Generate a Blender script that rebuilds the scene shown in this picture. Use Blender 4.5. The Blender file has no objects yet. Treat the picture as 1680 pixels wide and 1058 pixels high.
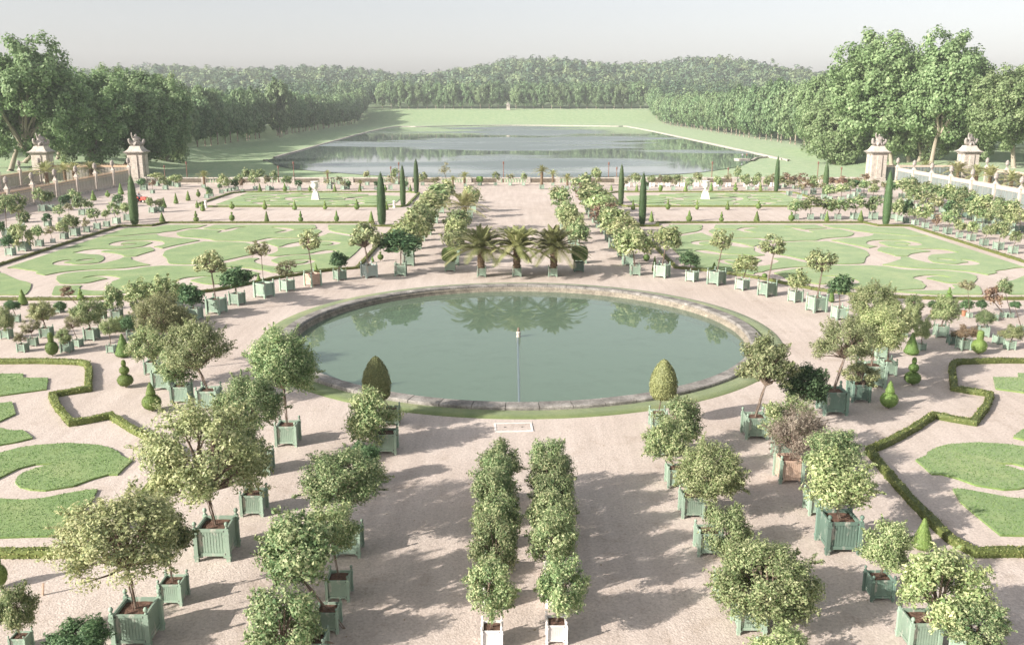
import bpy, bmesh, math, random
import numpy as np
from mathutils import Vector, Matrix, Euler
# ---------------------------------------------------------------- camera, sky, sun, exposure
SC = bpy.context.scene
COL = SC.collection
R = math.radians
cam_data = bpy.data.cameras.new('camera')
cam_data.sensor_fit = 'HORIZONTAL'; cam_data.sensor_width = 36.0
cam_data.lens = 36.0 * 1495.86 / 1680.0
cam_data.clip_start = 0.5; cam_data.clip_end = 6000
camera = bpy.data.objects.new('camera', cam_data); COL.objects.link(camera)
camera.location = (-0.5985, 0, 15.0)
camera.rotation_euler = (R(90 - 13.7097), 0, -0.0019487)
SC.camera = camera
SUN_EL, SUN_AZ = R(26.0), math.atan2(-.875, -.485)     # azimuth measured from +Y towards +X
world = bpy.data.worlds.new('World'); SC.world = world
world.use_nodes = True
nt = world.node_tree; nt.nodes.clear()
sky = nt.nodes.new('ShaderNodeTexSky'); sky.sky_type = 'NISHITA'; sky.sun_disc = False
sky.sun_elevation = SUN_EL; sky.sun_rotation = SUN_AZ % (2 * math.pi)
sky.air_density = 1.0; sky.dust_density = 2.0; sky.ozone_density = 1.0
hs = nt.nodes.new('ShaderNodeHueSaturation'); hs.inputs['Saturation'].default_value = 0.35
bg = nt.nodes.new('ShaderNodeBackground'); bg.inputs['Strength'].default_value = 0.105
wo = nt.nodes.new('ShaderNodeOutputWorld')
nt.links.new(sky.outputs[0], hs.inputs['Color']); # hazy morning sky: paler and brighter towards the horizon
tcw = nt.nodes.new('ShaderNodeTexCoord'); sxw = nt.nodes.new('ShaderNodeSeparateXYZ'); nt.links.new(tcw.outputs['Generated'], sxw.inputs[0])
rw_ = nt.nodes.new('ShaderNodeValToRGB'); nt.links.new(sxw.outputs['Z'], rw_.inputs[0])
rw_.color_ramp.elements[0].position = .0; rw_.color_ramp.elements[0].color = (0.925, .905, .925, 1); e_ = rw_.color_ramp.elements.new(.10); e_.color = (0.905, .885, .90, 1); rw_.color_ramp.elements[2].position = .38; rw_.color_ramp.elements[2].color = (1, 1, 1, 1)
mw = nt.nodes.new('ShaderNodeMix'); mw.data_type = 'RGBA'; mw.blend_type = 'MULTIPLY'; mw.inputs[0].default_value = 1.0
nt.links.new(hs.outputs[0], mw.inputs[6]); nt.links.new(rw_.outputs[0], mw.inputs[7]); nt.links.new(mw.outputs[2], bg.inputs[0]); nt.links.new(bg.outputs[0], wo.inputs[0])
sun_data = bpy.data.lights.new('sun', 'SUN'); sun_data.energy = 4.3; sun_data.angle = R(0.6); sun_data.color = (1.0, .94, .875)
sun = bpy.data.objects.new('sun', sun_data); COL.objects.link(sun)
sdir = Vector((math.sin(SUN_AZ) * math.cos(SUN_EL), math.cos(SUN_AZ) * math.cos(SUN_EL), math.sin(SUN_EL)))
sun.rotation_euler = sdir.to_track_quat('Z', 'Y').to_euler(); sun.location = (-60, -30, 60)
SC.view_settings.view_transform = 'Standard'; SC.view_settings.look = 'None'
SC.view_settings.gamma = 1.0; SC.view_settings.use_curve_mapping = False
SC.view_settings.exposure = 1.05
cy = SC.cycles
cy.max_bounces = 6; cy.diffuse_bounces = 3; cy.glossy_bounces = 3; cy.transmission_bounces = 4
cy.transparent_max_bounces = 8; cy.volume_bounces = 0; cy.use_denoising = True
cy.caustics_reflective = False; cy.caustics_refractive = False
HAZE_DENSITY = 0.00017
GROUPS=['leafy standards in the two files of white boxes', 'large potted trees in green boxes in front of the pool', 'potted trees in the arc beyond the pool', 'three palms in line beyond the pool', 'clipped box bushes flanking the palms', 'potted trees along the central avenue', 'small potted trees in the side grounds', 'palms in the fenced passages', 'clipped topiaries around the lawns', 'tall columnar yews at the lawn corners']
TREES=[[-1.12, 22.98, 0.62, 'D', -1.13, 1.66, 0.73, 0.88, 'w', 0, 'leafy standard in a white box, nearest in the left white-box file', 0, 0],
[-1.12, 25.09, 0.62, 'D', -1.08, 2.0, 0.7, 0.94, 'w', 0, 'leafy standard in a white box, second nearest in the left white-box file', 0, 0],
[-1.14, 26.9, 0.62, 'D', -1.09, 1.88, 0.73, 0.93, 'w', 0, 'leafy standard in a white box, third nearest in the left white-box file', 0, 0],
[-1.13, 28.74, 0.62, 'D', -1.12, 1.77, 0.79, 0.92, 'w', 0, 'leafy standard in a white box, third farthest in the left white-box file', 0, 0],
[-1.11, 30.57, 0.63, 'D', -1.11, 1.71, 0.81, 0.9, 'w', 0, 'leafy standard in a white box, second farthest in the left white-box file', 0, 0],
[-1.09, 32.36, 0.63, 'D', -1.0, 1.68, 0.76, 0.81, 'w', 0, 'leafy standard in a white box, farthest in the left white-box file', 0, 0],
[0.71, 23.24, 0.62, 'D', 0.84, 1.6, 0.72, 0.9, 'w', 0, 'leafy standard in a white box, nearest in the right white-box file', 0, 0],
[0.78, 25.16, 0.62, 'D', 0.7, 2.03, 0.74, 0.91, 'w', 0, 'leafy standard in a white box, second nearest in the right white-box file', 0, 0],
[0.81, 26.98, 0.62, 'D', 0.75, 1.88, 0.76, 0.89, 'w', 0, 'leafy standard in a white box, third nearest in the right white-box file', 0, 0],
[0.86, 28.82, 0.62, 'D', 0.83, 1.8, 0.73, 0.9, 'w', 0, 'leafy standard in a white box, third farthest in the right white-box file', 0, 0],
[0.9, 30.67, 0.63, 'D', 0.87, 1.76, 0.77, 0.87, 'w', 0, 'leafy standard in a white box, second farthest in the right white-box file', 0, 0],
[0.93, 32.46, 0.63, 'D', 0.9, 1.64, 0.74, 0.75, 'w', 0, 'leafy standard in a white box, farthest in the right white-box file', 0, 0],
[-6.03, 37.65, 1.16, 'D', -6.75, 1.41, 1.22, 1.31, 'g', 0.0, 'round orange tree just below the left domed yew by the pool', 1, 0],
[-6.36, 34.17, 0.87, 'B', -6.45, 1.25, 0.63, 0.55, 'g', 0.0, 'low dark-green bush between two bigger orange trees left of centre', 1, 0],
[-6.09, 28.42, 1.07, 'D', -6.16, 2.52, 1.45, 1.08, 'g', 0.0, 'broad orange tree on a short leaning trunk, left of the white files', 1, 0],
[-5.91, 25.58, 0.9, 'D', -6.05, 2.18, 0.76, 0.74, 'g', 0.0, 'smaller orange tree dotted with fruit, behind the bushiest left tree', 1, 0],
[-5.91, 23.82, 0.84, 'D', -6.73, 2.38, 1.19, 1.14, 'g', 0.0, 'bushiest tall orange tree left of the white files', 1, 0],
[-6.0, 22.21, 0.91, 'D', -6.83, 1.16, 0.98, 1.05, 'g', 0.0, 'orange tree cut off by the bottom edge, left of the white files', 1, 0],
[-6.28, 41.2, 0.98, 'T', -6.93, 2.29, 0.66, 1.03, 'g', 0.0, 'domed yew at the near left rim of the pool', 1, 0],
[6.37, 40.68, 0.97, 'T', 6.56, 2.38, 0.63, 0.93, 'g', 0.0, 'domed yew at the near right rim of the pool', 1, 0],
[6.17, 37.29, 1.05, 'D', 6.81, 1.39, 1.08, 1.05, 'g', 0.0, 'green round tree just below the right domed yew by the pool', 1, 0],
[6.04, 34.02, 0.97, 'D', 5.56, 1.89, 0.85, 0.87, 'g', 0.0, 'small dense tree leaning over its box beside the right domed yew', 1, 0],
[6.14, 31.35, 1.03, 'O', 6.61, 1.65, 1.39, 1.29, 'g', 0.0, 'broad yellow-green orange tree, right of the white files', 1, 0],
[6.15, 28.46, 1.03, 'O', 6.72, 0.73, 0.83, 0.91, 'g', 0.0, 'small yellowish orange tree beside its tilted pale box, right of the white files', 1, 0],
[6.09, 25.45, 0.82, 'O', 6.67, 1.05, 0.84, 0.84, 'g', 0.0, 'yellowish orange tree hidden behind the widest tree at lower right', 1, 0],
[6.37, 23.84, 1.05, 'O', 6.83, 1.39, 1.46, 1.22, 'g', 0.0, 'widest yellowish orange tree at the bottom right of the white files', 1, 0],
[6.43, 21.55, 0.96, 'O', 6.61, 0.86, 0.89, 0.51, 'g', 0.0, 'orange tree of which only the top shows at the bottom edge', 1, 0],
[-10.58, 38.6, 1.19, 'D', -10.65, 3.63, 1.64, 1.64, 'g', 0.0, 'tall orange tree with a visible trunk at the left rim of the pool', 1, 0],
[-10.9, 35.36, 1.05, 'D', -11.28, 2.82, 1.39, 1.31, 'g', 0.0, 'orange tree between the huge pale tree and the left rim tree', 1, 0],
[-10.17, 31.54, 1.04, 'D', -10.61, 2.31, 1.08, 1.13, 'g', 0.0, 'shaded orange tree half hidden right of the huge pale tree', 1, 0],
[-10.55, 28.33, 1.46, 'L', -10.79, 3.45, 2.02, 1.9, 'g', 0.0, 'huge pale-leaved tree with bare inner branches, largest on the left', 1, 0],
[-11.24, 23.27, 1.33, 'L', -11.37, 3.12, 1.8, 1.36, 'g', 0.0, 'wide open-crowned tree with a long bare trunk at lower left', 1, 0],
[-10.97, 25.35, 0.89, 'D', -11.05, 2.14, 0.85, 0.76, 'g', 0.0, 'slim potted tree beside the long-trunked tree at lower left', 1, 0],
[-12.06, 21.7, 0.94, 'B', -12.11, 1.04, 0.8, 0.5, 'g', 0.0, 'dense dark dome at the bottom left edge', 1, 0],
[-14.32, 22.75, 0.58, 'D', -14.38, 1.24, 0.56, 0.72, 'g', 0.0, 'small loose tree at the far left bottom corner', 1, 0],
[-15.66, 43.44, 1.27, 'L', -16.1, 3.05, 1.57, 1.57, 'g', 0.0, 'airy tree with dark forked branches left of the pool', 1, 0],
[-17.41, 44.48, 1.11, 'D', -17.45, 1.8, 1.18, 1.01, 'g', 0.0, 'low tree in front of the airy forked tree', 1, 0],
[-19.18, 46.7, 1.16, 'D', -19.73, 2.39, 1.0, 1.04, 'g', 0.0, 'tree with dark underside beside the cone topiary at left', 1, 0],
[-20.8, 49.43, 0.89, 'L', -20.06, 3.2, 1.46, 1.35, 'g', 0.0, 'brownish thin-crowned tree behind the airy forked tree', 1, 0],
[10.61, 39.49, 1.27, 'L', 10.98, 3.35, 1.29, 1.44, 'g', 0.0, 'yellow-leaved tree with a bare trunk at the right rim of the pool', 1, 0],
[12.44, 40.21, 1.01, 'B', 13.03, 2.14, 1.1, 1.1, 'g', 0.0, 'dark green bush-headed tree beside the right rim tree', 1, 0],
[11.17, 36.87, 1.04, 'O', 11.33, 1.68, 1.07, 0.92, 'g', 0.0, 'light green tree behind the grey-brown spiky shrub', 1, 0],
[10.71, 34.55, 1.22, 'G', 10.89, 2.05, 1.13, 1.13, 'p', 0.0, 'grey-brown spiky shrub in an unpainted wooden box', 1, 0],
[10.86, 31.55, 0.95, 'D', 11.29, 2.29, 1.01, 0.74, 'g', 0.0, 'tree behind the broad tree over the dark green box', 1, 0],
[10.7, 28.76, 1.48, 'O', 10.46, 2.42, 1.28, 1.06, 'd', 0.0, 'broad light tree over a wide dark green box at lower right', 1, 0],
[10.85, 25.55, 0.9, 'O', 10.96, 1.71, 0.77, 0.77, 'd', 0.0, 'round small tree in a dark box left of the big lower-right tree', 1, 0],
[10.97, 22.98, 1.12, 'O', 11.45, 1.8, 1.24, 1.17, 'g', 0.0, 'big round tree in the lower-right corner', 1, 0],
[11.98, 22.07, 0.98, 'D', 12.08, 1.07, 0.76, 0.64, 'g', 0.0, 'dense leafy dome at the bottom right edge', 1, 0],
[15.31, 42.78, 1.48, 'L', 15.71, 3.55, 1.42, 1.23, 'd', 0.0, 'tree with a slanting trunk in a dark wide box, right of the pool', 1, 0],
[17.29, 44.64, 1.18, 'L', 17.36, 1.24, 1.0, 0.76, 'd', 0.0, 'low spreading tree in a blue-green box beside the slanting tree', 1, 0],
[18.83, 47.03, 1.56, 'O', 18.85, 2.98, 1.49, 1.39, 'g', 0.0, 'tall brown-trunked orange tree in a pale box, right of the pool', 1, 0],
[20.59, 49.18, 1.02, 'O', 20.57, 2.96, 1.08, 1.12, 'g', 0.0, 'thin tree behind the tall brown-trunked orange tree', 1, 0],
[21.51, 52.55, 0.87, 'O', 21.11, 3.25, 1.51, 1.36, 'g', 0.0, 'rounded golden-green tree above the tall brown-trunked one', 1, 0],
[12.62, 78.16, 1.37, 'O', 12.86, 3.45, 1.37, 1.21, 'g', -0.59, 'yellowish tree, first from the palms in the right arc beyond the pool', 2, 1],
[14.89, 76.36, 1.03, 'B', 14.7, 1.79, 0.9, 0.72, 'g', -0.71, 'dark bay tree, second from the palms in the right arc beyond the pool', 2, 1],
[16.66, 74.98, 1.42, 'L', 16.98, 3.57, 1.01, 1.01, 'g', -0.82, 'open-crowned tree, third from the palms in the right arc beyond the pool', 2, 1],
[18.29, 72.79, 1.04, 'O', 18.54, 2.11, 1.04, 0.83, 'g', -0.93, 'yellowish tree, fourth from the palms in the right arc beyond the pool', 2, 1],
[19.65, 70.36, 1.33, 'L', 19.96, 3.89, 1.09, 0.9, 'g', -1.06, 'open-crowned tree, fifth from the palms in the right arc beyond the pool', 2, 1],
[21.24, 68.22, 1.02, 'O', 21.36, 1.65, 0.79, 0.79, 'g', -1.17, 'yellowish tree, sixth from the palms in the right arc beyond the pool', 2, 1],
[21.77, 64.92, 1.37, 'L', 21.96, 3.63, 1.14, 1.14, 'g', -1.32, 'open-crowned tree, seventh from the palms in the right arc beyond the pool', 2, 1],
[22.6, 62.52, 1.07, 'B', 22.46, 2.33, 0.89, 0.85, 'g', -1.42, 'dark bay tree, eighth from the palms in the right arc beyond the pool', 2, 1],
[-12.89, 78.21, 1.37, 'L', -13.18, 3.45, 1.47, 1.31, 's', 0.6, 'open-crowned tree, first from the palms in the left arc beyond the pool', 2, 1],
[-15.22, 76.96, 1.04, 'B', -15.24, 1.65, 0.83, 0.78, 'g', 0.71, 'dark bay tree, second from the palms in the left arc beyond the pool', 2, 1],
[-17.01, 74.48, 1.31, 'L', -17.21, 3.6, 1.1, 1.0, 'p', 0.84, 'open-crowned tree, third from the palms in the left arc beyond the pool', 2, 1],
[-18.65, 72.41, 1.08, 'S', -18.77, 1.79, 0.93, 0.78, 'g', 0.95, 'pale sparse shrub, fourth from the palms in the left arc beyond the pool', 2, 1],
[-19.89, 70.03, 1.42, 'S', -19.92, 3.81, 0.99, 0.94, 'g', 1.08, 'pale sparse shrub, fifth from the palms in the left arc beyond the pool', 2, 1],
[-21.21, 67.28, 1.1, 'B', -21.28, 1.94, 1.24, 0.95, 'g', 1.21, 'dark bay tree, sixth from the palms in the left arc beyond the pool', 2, 1],
[-21.87, 64.42, 1.36, 'L', -22.02, 3.6, 1.18, 1.0, 'g', 1.34, 'open-crowned tree, seventh from the palms in the left arc beyond the pool', 2, 1],
[-22.77, 62.42, 1.06, 'B', -22.9, 1.63, 0.98, 0.89, 'g', 1.43, 'dark bay tree, eighth from the palms in the left arc beyond the pool', 2, 1],
[-3.1, 78.54, 0.96, 'P', -3.14, 2.98, 2.8, 2.21, 'g', 0, 'feathery potted palm, left one of the three in line beyond the pool', 3, 1],
[-0.02, 78.53, 0.96, 'P', -0.02, 2.98, 2.8, 2.21, 'g', 0, 'feathery potted palm, middle one of the three in line beyond the pool', 3, 1],
[3.11, 78.53, 0.96, 'P', 3.21, 2.98, 2.8, 2.21, 'g', 0, 'feathery potted palm, right one of the three in line beyond the pool', 3, 1],
[-6.03, 81.23, 1.1, 'C', -6.09, 1.51, 0.66, 0.6, 'g', 0, 'clipped square box bush left of the three palms', 4, 1],
[5.56, 80.9, 1.09, 'C', 5.63, 1.67, 0.71, 0.65, 'd', 0, 'clipped dark box bush right of the three palms', 4, 1],
[-10.24, 79.02, 1.23, 'B', -10.17, 2.75, 1.9, 1.17, 'g', -0.0, 'dark bay tree, first from the pool in the outer left avenue row', 5, 1],
[-10.08, 84.02, 1.26, 'O', -10.42, 2.58, 1.58, 1.37, 'g', 0.01, 'yellowish tree, second from the pool in the outer left avenue row', 5, 1],
[-10.54, 88.86, 1.09, 'O', -10.18, 2.77, 1.54, 1.46, 'g', -0.04, 'yellowish tree, third from the pool in the outer left avenue row', 5, 1],
[-10.24, 93.86, 1.01, 'D', -10.19, 2.42, 1.56, 1.53, 'g', 0.04, 'round orange tree, fourth from the pool in the outer left avenue row', 5, 1],
[-10.41, 99.33, 1.16, 'L', -10.25, 2.42, 1.91, 1.42, 'g', 0.06, 'open-crowned tree, fifth from the pool in the outer left avenue row', 5, 1],
[-10.1, 104.05, 1.11, 'O', -10.4, 2.38, 1.49, 1.27, 'g', 0.01, 'yellowish tree, sixth from the pool in the outer left avenue row', 5, 1],
[-10.55, 109.29, 1.11, 'O', -10.36, 2.8, 1.69, 1.28, 'g', -0.0, 'yellowish tree, seventh from the pool in the outer left avenue row', 5, 2],
[-10.2, 114.03, 1.28, 'D', -10.44, 2.76, 1.86, 1.17, 'g', 0.03, 'round orange tree, eighth from the pool in the outer left avenue row', 5, 2],
[-10.37, 119.34, 1.01, 'O', -10.44, 2.4, 1.92, 1.24, 'g', 0.03, 'yellowish tree, ninth from the pool in the outer left avenue row', 5, 2],
[-10.09, 124.57, 1.11, 'D', -10.34, 2.62, 1.83, 1.2, 'g', 0.03, 'round orange tree, tenth from the pool in the outer left avenue row', 5, 2],
[-10.15, 129.58, 1.02, 'D', -10.17, 2.34, 1.62, 1.39, 'g', 0.05, 'round orange tree, eleventh from the pool in the outer left avenue row', 5, 2],
[-10.38, 134.66, 1.16, 'O', -10.36, 2.49, 1.55, 1.19, 'g', -0.04, 'yellowish tree, twelfth from the pool in the outer left avenue row', 5, 2],
[10.39, 79.15, 1.06, 'O', 10.16, 2.9, 1.72, 1.31, 'g', -0.03, 'yellowish tree, first from the pool in the outer right avenue row', 5, 1],
[10.35, 84.11, 1.14, 'O', 10.28, 2.32, 1.9, 1.17, 'g', -0.0, 'yellowish tree, second from the pool in the outer right avenue row', 5, 1],
[10.47, 88.82, 1.21, 'L', 10.43, 2.68, 1.84, 1.2, 'g', -0.01, 'open-crowned tree, third from the pool in the outer right avenue row', 5, 1],
[10.12, 94.22, 1.09, 'O', 10.29, 2.91, 1.87, 1.53, 'g', -0.01, 'yellowish tree, fourth from the pool in the outer right avenue row', 5, 1],
[10.29, 99.21, 1.14, 'D', 10.24, 2.54, 1.53, 1.3, 'g', 0.06, 'round orange tree, fifth from the pool in the outer right avenue row', 5, 1],
[10.53, 104.21, 1.15, 'R', 10.25, 2.34, 1.59, 1.46, 'g', 0.04, 'reddish shrub, sixth from the pool in the outer right avenue row', 5, 1],
[10.23, 109.34, 1.23, 'O', 10.36, 2.7, 1.82, 1.3, 'g', 0.02, 'yellowish tree, seventh from the pool in the outer right avenue row', 5, 2],
[10.19, 114.24, 1.22, 'O', 10.36, 2.47, 1.91, 1.41, 'g', 0.01, 'yellowish tree, eighth from the pool in the outer right avenue row', 5, 2],
[10.06, 119.32, 1.08, 'D', 10.35, 2.58, 1.85, 1.41, 'g', 0.04, 'round orange tree, ninth from the pool in the outer right avenue row', 5, 2],
[10.22, 124.42, 1.22, 'O', 10.4, 2.51, 1.86, 1.49, 'g', 0.02, 'yellowish tree, tenth from the pool in the outer right avenue row', 5, 2],
[10.54, 129.63, 1.16, 'R', 10.31, 2.39, 1.86, 1.52, 'g', -0.0, 'reddish shrub, eleventh from the pool in the outer right avenue row', 5, 2],
[10.4, 134.56, 1.21, 'D', 10.2, 2.77, 1.74, 1.41, 'g', -0.01, 'round orange tree, twelfth from the pool in the outer right avenue row', 5, 2],
[-5.84, 84.14, 1.14, 'O', -5.83, 2.31, 1.18, 1.18, 'g', 0.02, 'yellowish tree, first from the palms in the inner left avenue row', 5, 1],
[-6.04, 89.59, 1.13, 'O', -6.04, 2.58, 1.2, 1.05, 'g', -0.04, 'yellowish tree, second from the palms in the inner left avenue row', 5, 1],
[-5.99, 95.34, 1.02, 'D', -6.04, 2.58, 1.26, 1.24, 'g', 0.01, 'round orange tree, third from the palms in the inner left avenue row', 5, 1],
[-6.03, 106.2, 0.97, 'P', -5.93, 3.4, 2.9, 2.2, 'g', 0.04, 'feathery palm, fourth from the palms in the inner left avenue row', 5, 2],
[-5.96, 118.77, 1.13, 'D', -6.02, 2.63, 1.24, 1.23, 'g', 0.05, 'round orange tree, fifth from the palms in the inner left avenue row', 5, 2],
[-5.74, 124.96, 1.18, 'O', -5.86, 2.52, 1.17, 1.23, 'g', 0.01, 'yellowish tree, sixth from the palms in the inner left avenue row', 5, 2],
[6.13, 85.23, 1.13, 'D', 5.86, 2.85, 1.12, 1.02, 'g', 0.01, 'round orange tree, first from the palms in the inner right avenue row', 5, 1],
[5.96, 90.82, 1.13, 'L', 6.02, 2.52, 1.28, 1.06, 'g', -0.03, 'open-crowned tree, second from the palms in the inner right avenue row', 5, 1],
[6.14, 96.94, 1.22, 'O', 6.02, 2.66, 1.21, 1.3, 'g', -0.0, 'yellowish tree, third from the palms in the inner right avenue row', 5, 1],
[5.86, 102.91, 1.23, 'D', 5.9, 2.47, 1.29, 1.03, 'g', 0.01, 'round orange tree, fourth from the palms in the inner right avenue row', 5, 1],
[5.87, 108.9, 1.17, 'D', 6.0, 2.3, 1.31, 1.08, 'g', 0.05, 'round orange tree, fifth from the palms in the inner right avenue row', 5, 2],
[6.04, 114.87, 1.04, 'D', 5.8, 2.91, 1.22, 1.18, 'g', -0.0, 'round orange tree, sixth from the palms in the inner right avenue row', 5, 2],
[5.97, 121.05, 1.16, 'O', 5.79, 2.76, 1.23, 1.16, 'g', -0.02, 'yellowish tree, seventh from the palms in the inner right avenue row', 5, 2],
[-30.49, 54.01, 0.63, 'S', -30.57, 0.92, 0.45, 0.41, 'g', -0.1, 'pale sparse shrub, first from left in the front line left of the pool', 6, 0],
[-27.74, 53.92, 0.74, 'D', -27.85, 0.94, 0.48, 0.48, 'g', 0.01, 'round orange tree, second from left in the front line left of the pool', 6, 0],
[-24.99, 53.83, 0.56, 'O', -25.02, 1.61, 0.52, 0.52, 'g', -0.02, 'yellowish tree, third from left in the front line left of the pool', 6, 0],
[-33.22, 57.26, 0.71, 'D', -33.25, 1.21, 0.51, 0.88, 'g', -0.07, 'round orange tree, first from left in the second line left of the pool', 6, 0],
[-30.58, 55.42, 0.61, 'S', -30.62, 1.18, 0.65, 0.57, 'g', 0.12, 'pale sparse shrub, second from left in the second line left of the pool', 6, 0],
[-30.74, 57.47, 0.83, 'L', -30.86, 1.68, 0.91, 0.87, 'g', 0.05, 'open-crowned tree, third from left in the second line left of the pool', 6, 0],
[-27.69, 55.25, 0.57, 'S', -27.92, 1.5, 0.65, 0.57, 'g', -0.23, 'pale sparse shrub, fourth from left in the second line left of the pool', 6, 0],
[-27.55, 56.89, 0.9, 'D', -27.68, 1.7, 1.02, 0.93, 'g', -0.12, 'round orange tree, fifth from left in the second line left of the pool', 6, 0],
[-26.71, 59.17, 0.73, 'O', -26.66, 0.37, 0.57, 0.61, 'g', -0.02, 'yellowish tree, sixth from left in the second line left of the pool', 6, 0],
[-24.9, 56.8, 0.74, 'B', -25.06, 1.11, 0.55, 0.59, 'g', 0.21, 'dark bay tree, seventh from left in the second line left of the pool', 6, 0],
[-34.91, 61.67, 0.59, 'B', -35.08, 1.19, 0.55, 0.42, 'g', 0.19, 'dark bay tree, first from left in the third line left of the pool', 6, 0],
[-33.85, 62.57, 0.6, 'S', -33.81, 0.81, 0.64, 0.51, 'g', 0.02, 'pale sparse shrub, second from left in the third line left of the pool', 6, 1],
[-33.39, 64.65, 0.62, 'B', -33.31, 0.47, 0.49, 0.39, 'g', -0.24, 'dark bay tree, third from left in the third line left of the pool', 6, 1],
[-31.8, 64.46, 0.62, 'R', -32.55, 1.6, 0.57, 0.43, 'g', 0.14, 'reddish shrub, fourth from left in the third line left of the pool', 6, 1],
[-29.43, 62.75, 0.6, 'B', -29.34, 0.86, 0.43, 0.38, 'g', -0.04, 'dark bay tree, fifth from left in the third line left of the pool', 6, 1],
[-28.22, 62.33, 0.85, 'D', -28.28, 1.52, 0.68, 0.99, 'g', 0.04, 'round orange tree, sixth from left in the third line left of the pool', 6, 1],
[-26.96, 63.12, 0.6, 'B', -27.09, 0.77, 0.43, 0.39, 'g', 0.1, 'dark bay tree, seventh from left in the third line left of the pool', 6, 1],
[-25.13, 60.16, 1.07, 'L', -24.73, 1.14, 1.28, 1.06, 'g', 0.07, 'open-crowned tree, first from left among the pale crowns left of the pool', 6, 0],
[-26.66, 65.25, 1.07, 'O', -27.54, 1.25, 1.11, 0.97, 'g', -0.01, 'yellowish tree, second from left among the pale crowns left of the pool', 6, 1],
[-25.24, 65.65, 1.07, 'O', -26.07, 1.44, 1.16, 1.02, 'g', 0.21, 'yellowish tree, third from left among the pale crowns left of the pool', 6, 1],
[-22.78, 59.2, 0.81, 'L', -23.04, 0.95, 1.22, 0.78, 'g', -0.06, 'open-crowned tree, fourth from left among the pale crowns left of the pool', 6, 0],
[25.01, 57.56, 0.59, 'O', 25.52, 1.31, 0.55, 1.01, 'g', -0.05, 'yellowish tree, first from left in the front line right of the pool', 6, 0],
[24.77, 54.27, 0.52, 'O', 24.74, 1.33, 0.52, 0.68, 'g', 0.18, 'yellowish tree, second from left in the front line right of the pool', 6, 0],
[27.48, 57.57, 0.95, 'O', 27.57, 1.8, 0.99, 0.99, 'g', -0.15, 'yellowish tree, third from left in the front line right of the pool', 6, 0],
[27.33, 55.63, 0.69, 'S', 27.49, 0.66, 0.42, 0.38, 'd', -0.1, 'pale sparse shrub, fourth from left in the front line right of the pool', 6, 0],
[27.43, 54.41, 0.82, 'R', 27.54, 1.09, 0.68, 0.51, 'g', 0.17, 'reddish shrub, fifth from left in the front line right of the pool', 6, 0],
[30.28, 57.65, 0.79, 'D', 30.33, 1.25, 0.59, 0.47, 'g', -0.22, 'round orange tree, sixth from left in the front line right of the pool', 6, 0],
[30.32, 55.76, 0.65, 'S', 30.45, 0.63, 0.35, 0.39, 'g', 0.17, 'pale sparse shrub, seventh from left in the front line right of the pool', 6, 0],
[30.32, 54.45, 0.64, 'O', 30.47, 1.04, 0.6, 0.48, 'g', 0.1, 'yellowish tree, eighth from left in the front line right of the pool', 6, 0],
[27.27, 61.95, 0.68, 'D', 27.55, 1.14, 0.68, 0.63, 'g', -0.03, 'round orange tree, first from left in the back line right of the pool', 6, 0],
[29.63, 63.46, 0.39, 'B', 29.54, 0.8, 0.39, 0.35, 't', -0.11, 'dark bay tree, second from left in the back line right of the pool', 6, 1],
[31.85, 63.46, 0.39, 'B', 31.94, 0.76, 0.52, 0.43, 't', 0.14, 'dark bay tree, third from left in the back line right of the pool', 6, 1],
[31.96, 62.89, 0.39, 'S', 31.65, 2.34, 0.64, 0.55, 'g', 0.21, 'pale sparse shrub, fourth from left in the back line right of the pool', 6, 1],
[33.3, 62.04, 0.51, 'B', 32.31, 1.12, 0.42, 0.34, 'g', -0.18, 'dark bay tree, fifth from left in the back line right of the pool', 6, 1],
[34.38, 62.91, 0.43, 'R', 33.6, 1.59, 0.73, 0.78, 'g', -0.01, 'reddish shrub, sixth from left in the back line right of the pool', 6, 1],
[34.9, 62.91, 0.43, 'D', 34.3, 2.16, 0.51, 0.56, 'g', 0.02, 'round orange tree, seventh from left in the back line right of the pool', 6, 1],
[33.44, 58.93, 0.49, 'B', 32.89, 1.81, 0.36, 0.28, 'g', -0.0, 'dark bay tree, eighth from left in the back line right of the pool', 6, 0],
[-50.26, 89.78, 0.91, 'B', -50.44, 1.39, 0.67, 0.6, 'g', -0.08, 'dark bay tree, first from left along the left edge of the left lawn', 6, 1],
[-50.29, 92.5, 1.12, 'O', -50.55, 1.67, 1.12, 1.44, 'g', -0.17, 'yellowish tree, second from left along the left edge of the left lawn', 6, 1],
[-50.27, 95.53, 0.83, 'D', -50.36, 1.55, 0.64, 0.64, 'g', 0.04, 'round orange tree, third from left along the left edge of the left lawn', 6, 1],
[-50.03, 97.9, 0.53, 'S', -50.19, 1.35, 0.79, 0.59, 's', 0.16, 'pale sparse shrub, fourth from left along the left edge of the left lawn', 6, 1],
[-50.11, 100.69, 0.81, 'D', -50.16, 1.23, 0.68, 0.61, 'g', -0.22, 'round orange tree, fifth from left along the left edge of the left lawn', 6, 1],
[-50.04, 103.12, 1.04, 'D', -50.38, 1.59, 0.9, 0.83, 'g', -0.13, 'round orange tree, sixth from left along the left edge of the left lawn', 6, 1],
[-49.99, 105.92, 0.78, 'S', -50.19, 1.09, 0.64, 0.71, 'g', 0.16, 'pale sparse shrub, seventh from left along the left edge of the left lawn', 6, 2],
[-49.92, 108.53, 0.87, 'D', -50.13, 1.83, 0.8, 0.61, 'g', 0.15, 'round orange tree, eighth from left along the left edge of the left lawn', 6, 2],
[-49.68, 110.63, 0.81, 'D', -49.75, 1.65, 0.52, 0.52, 'g', 0.08, 'round orange tree, ninth from left along the left edge of the left lawn', 6, 2],
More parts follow.
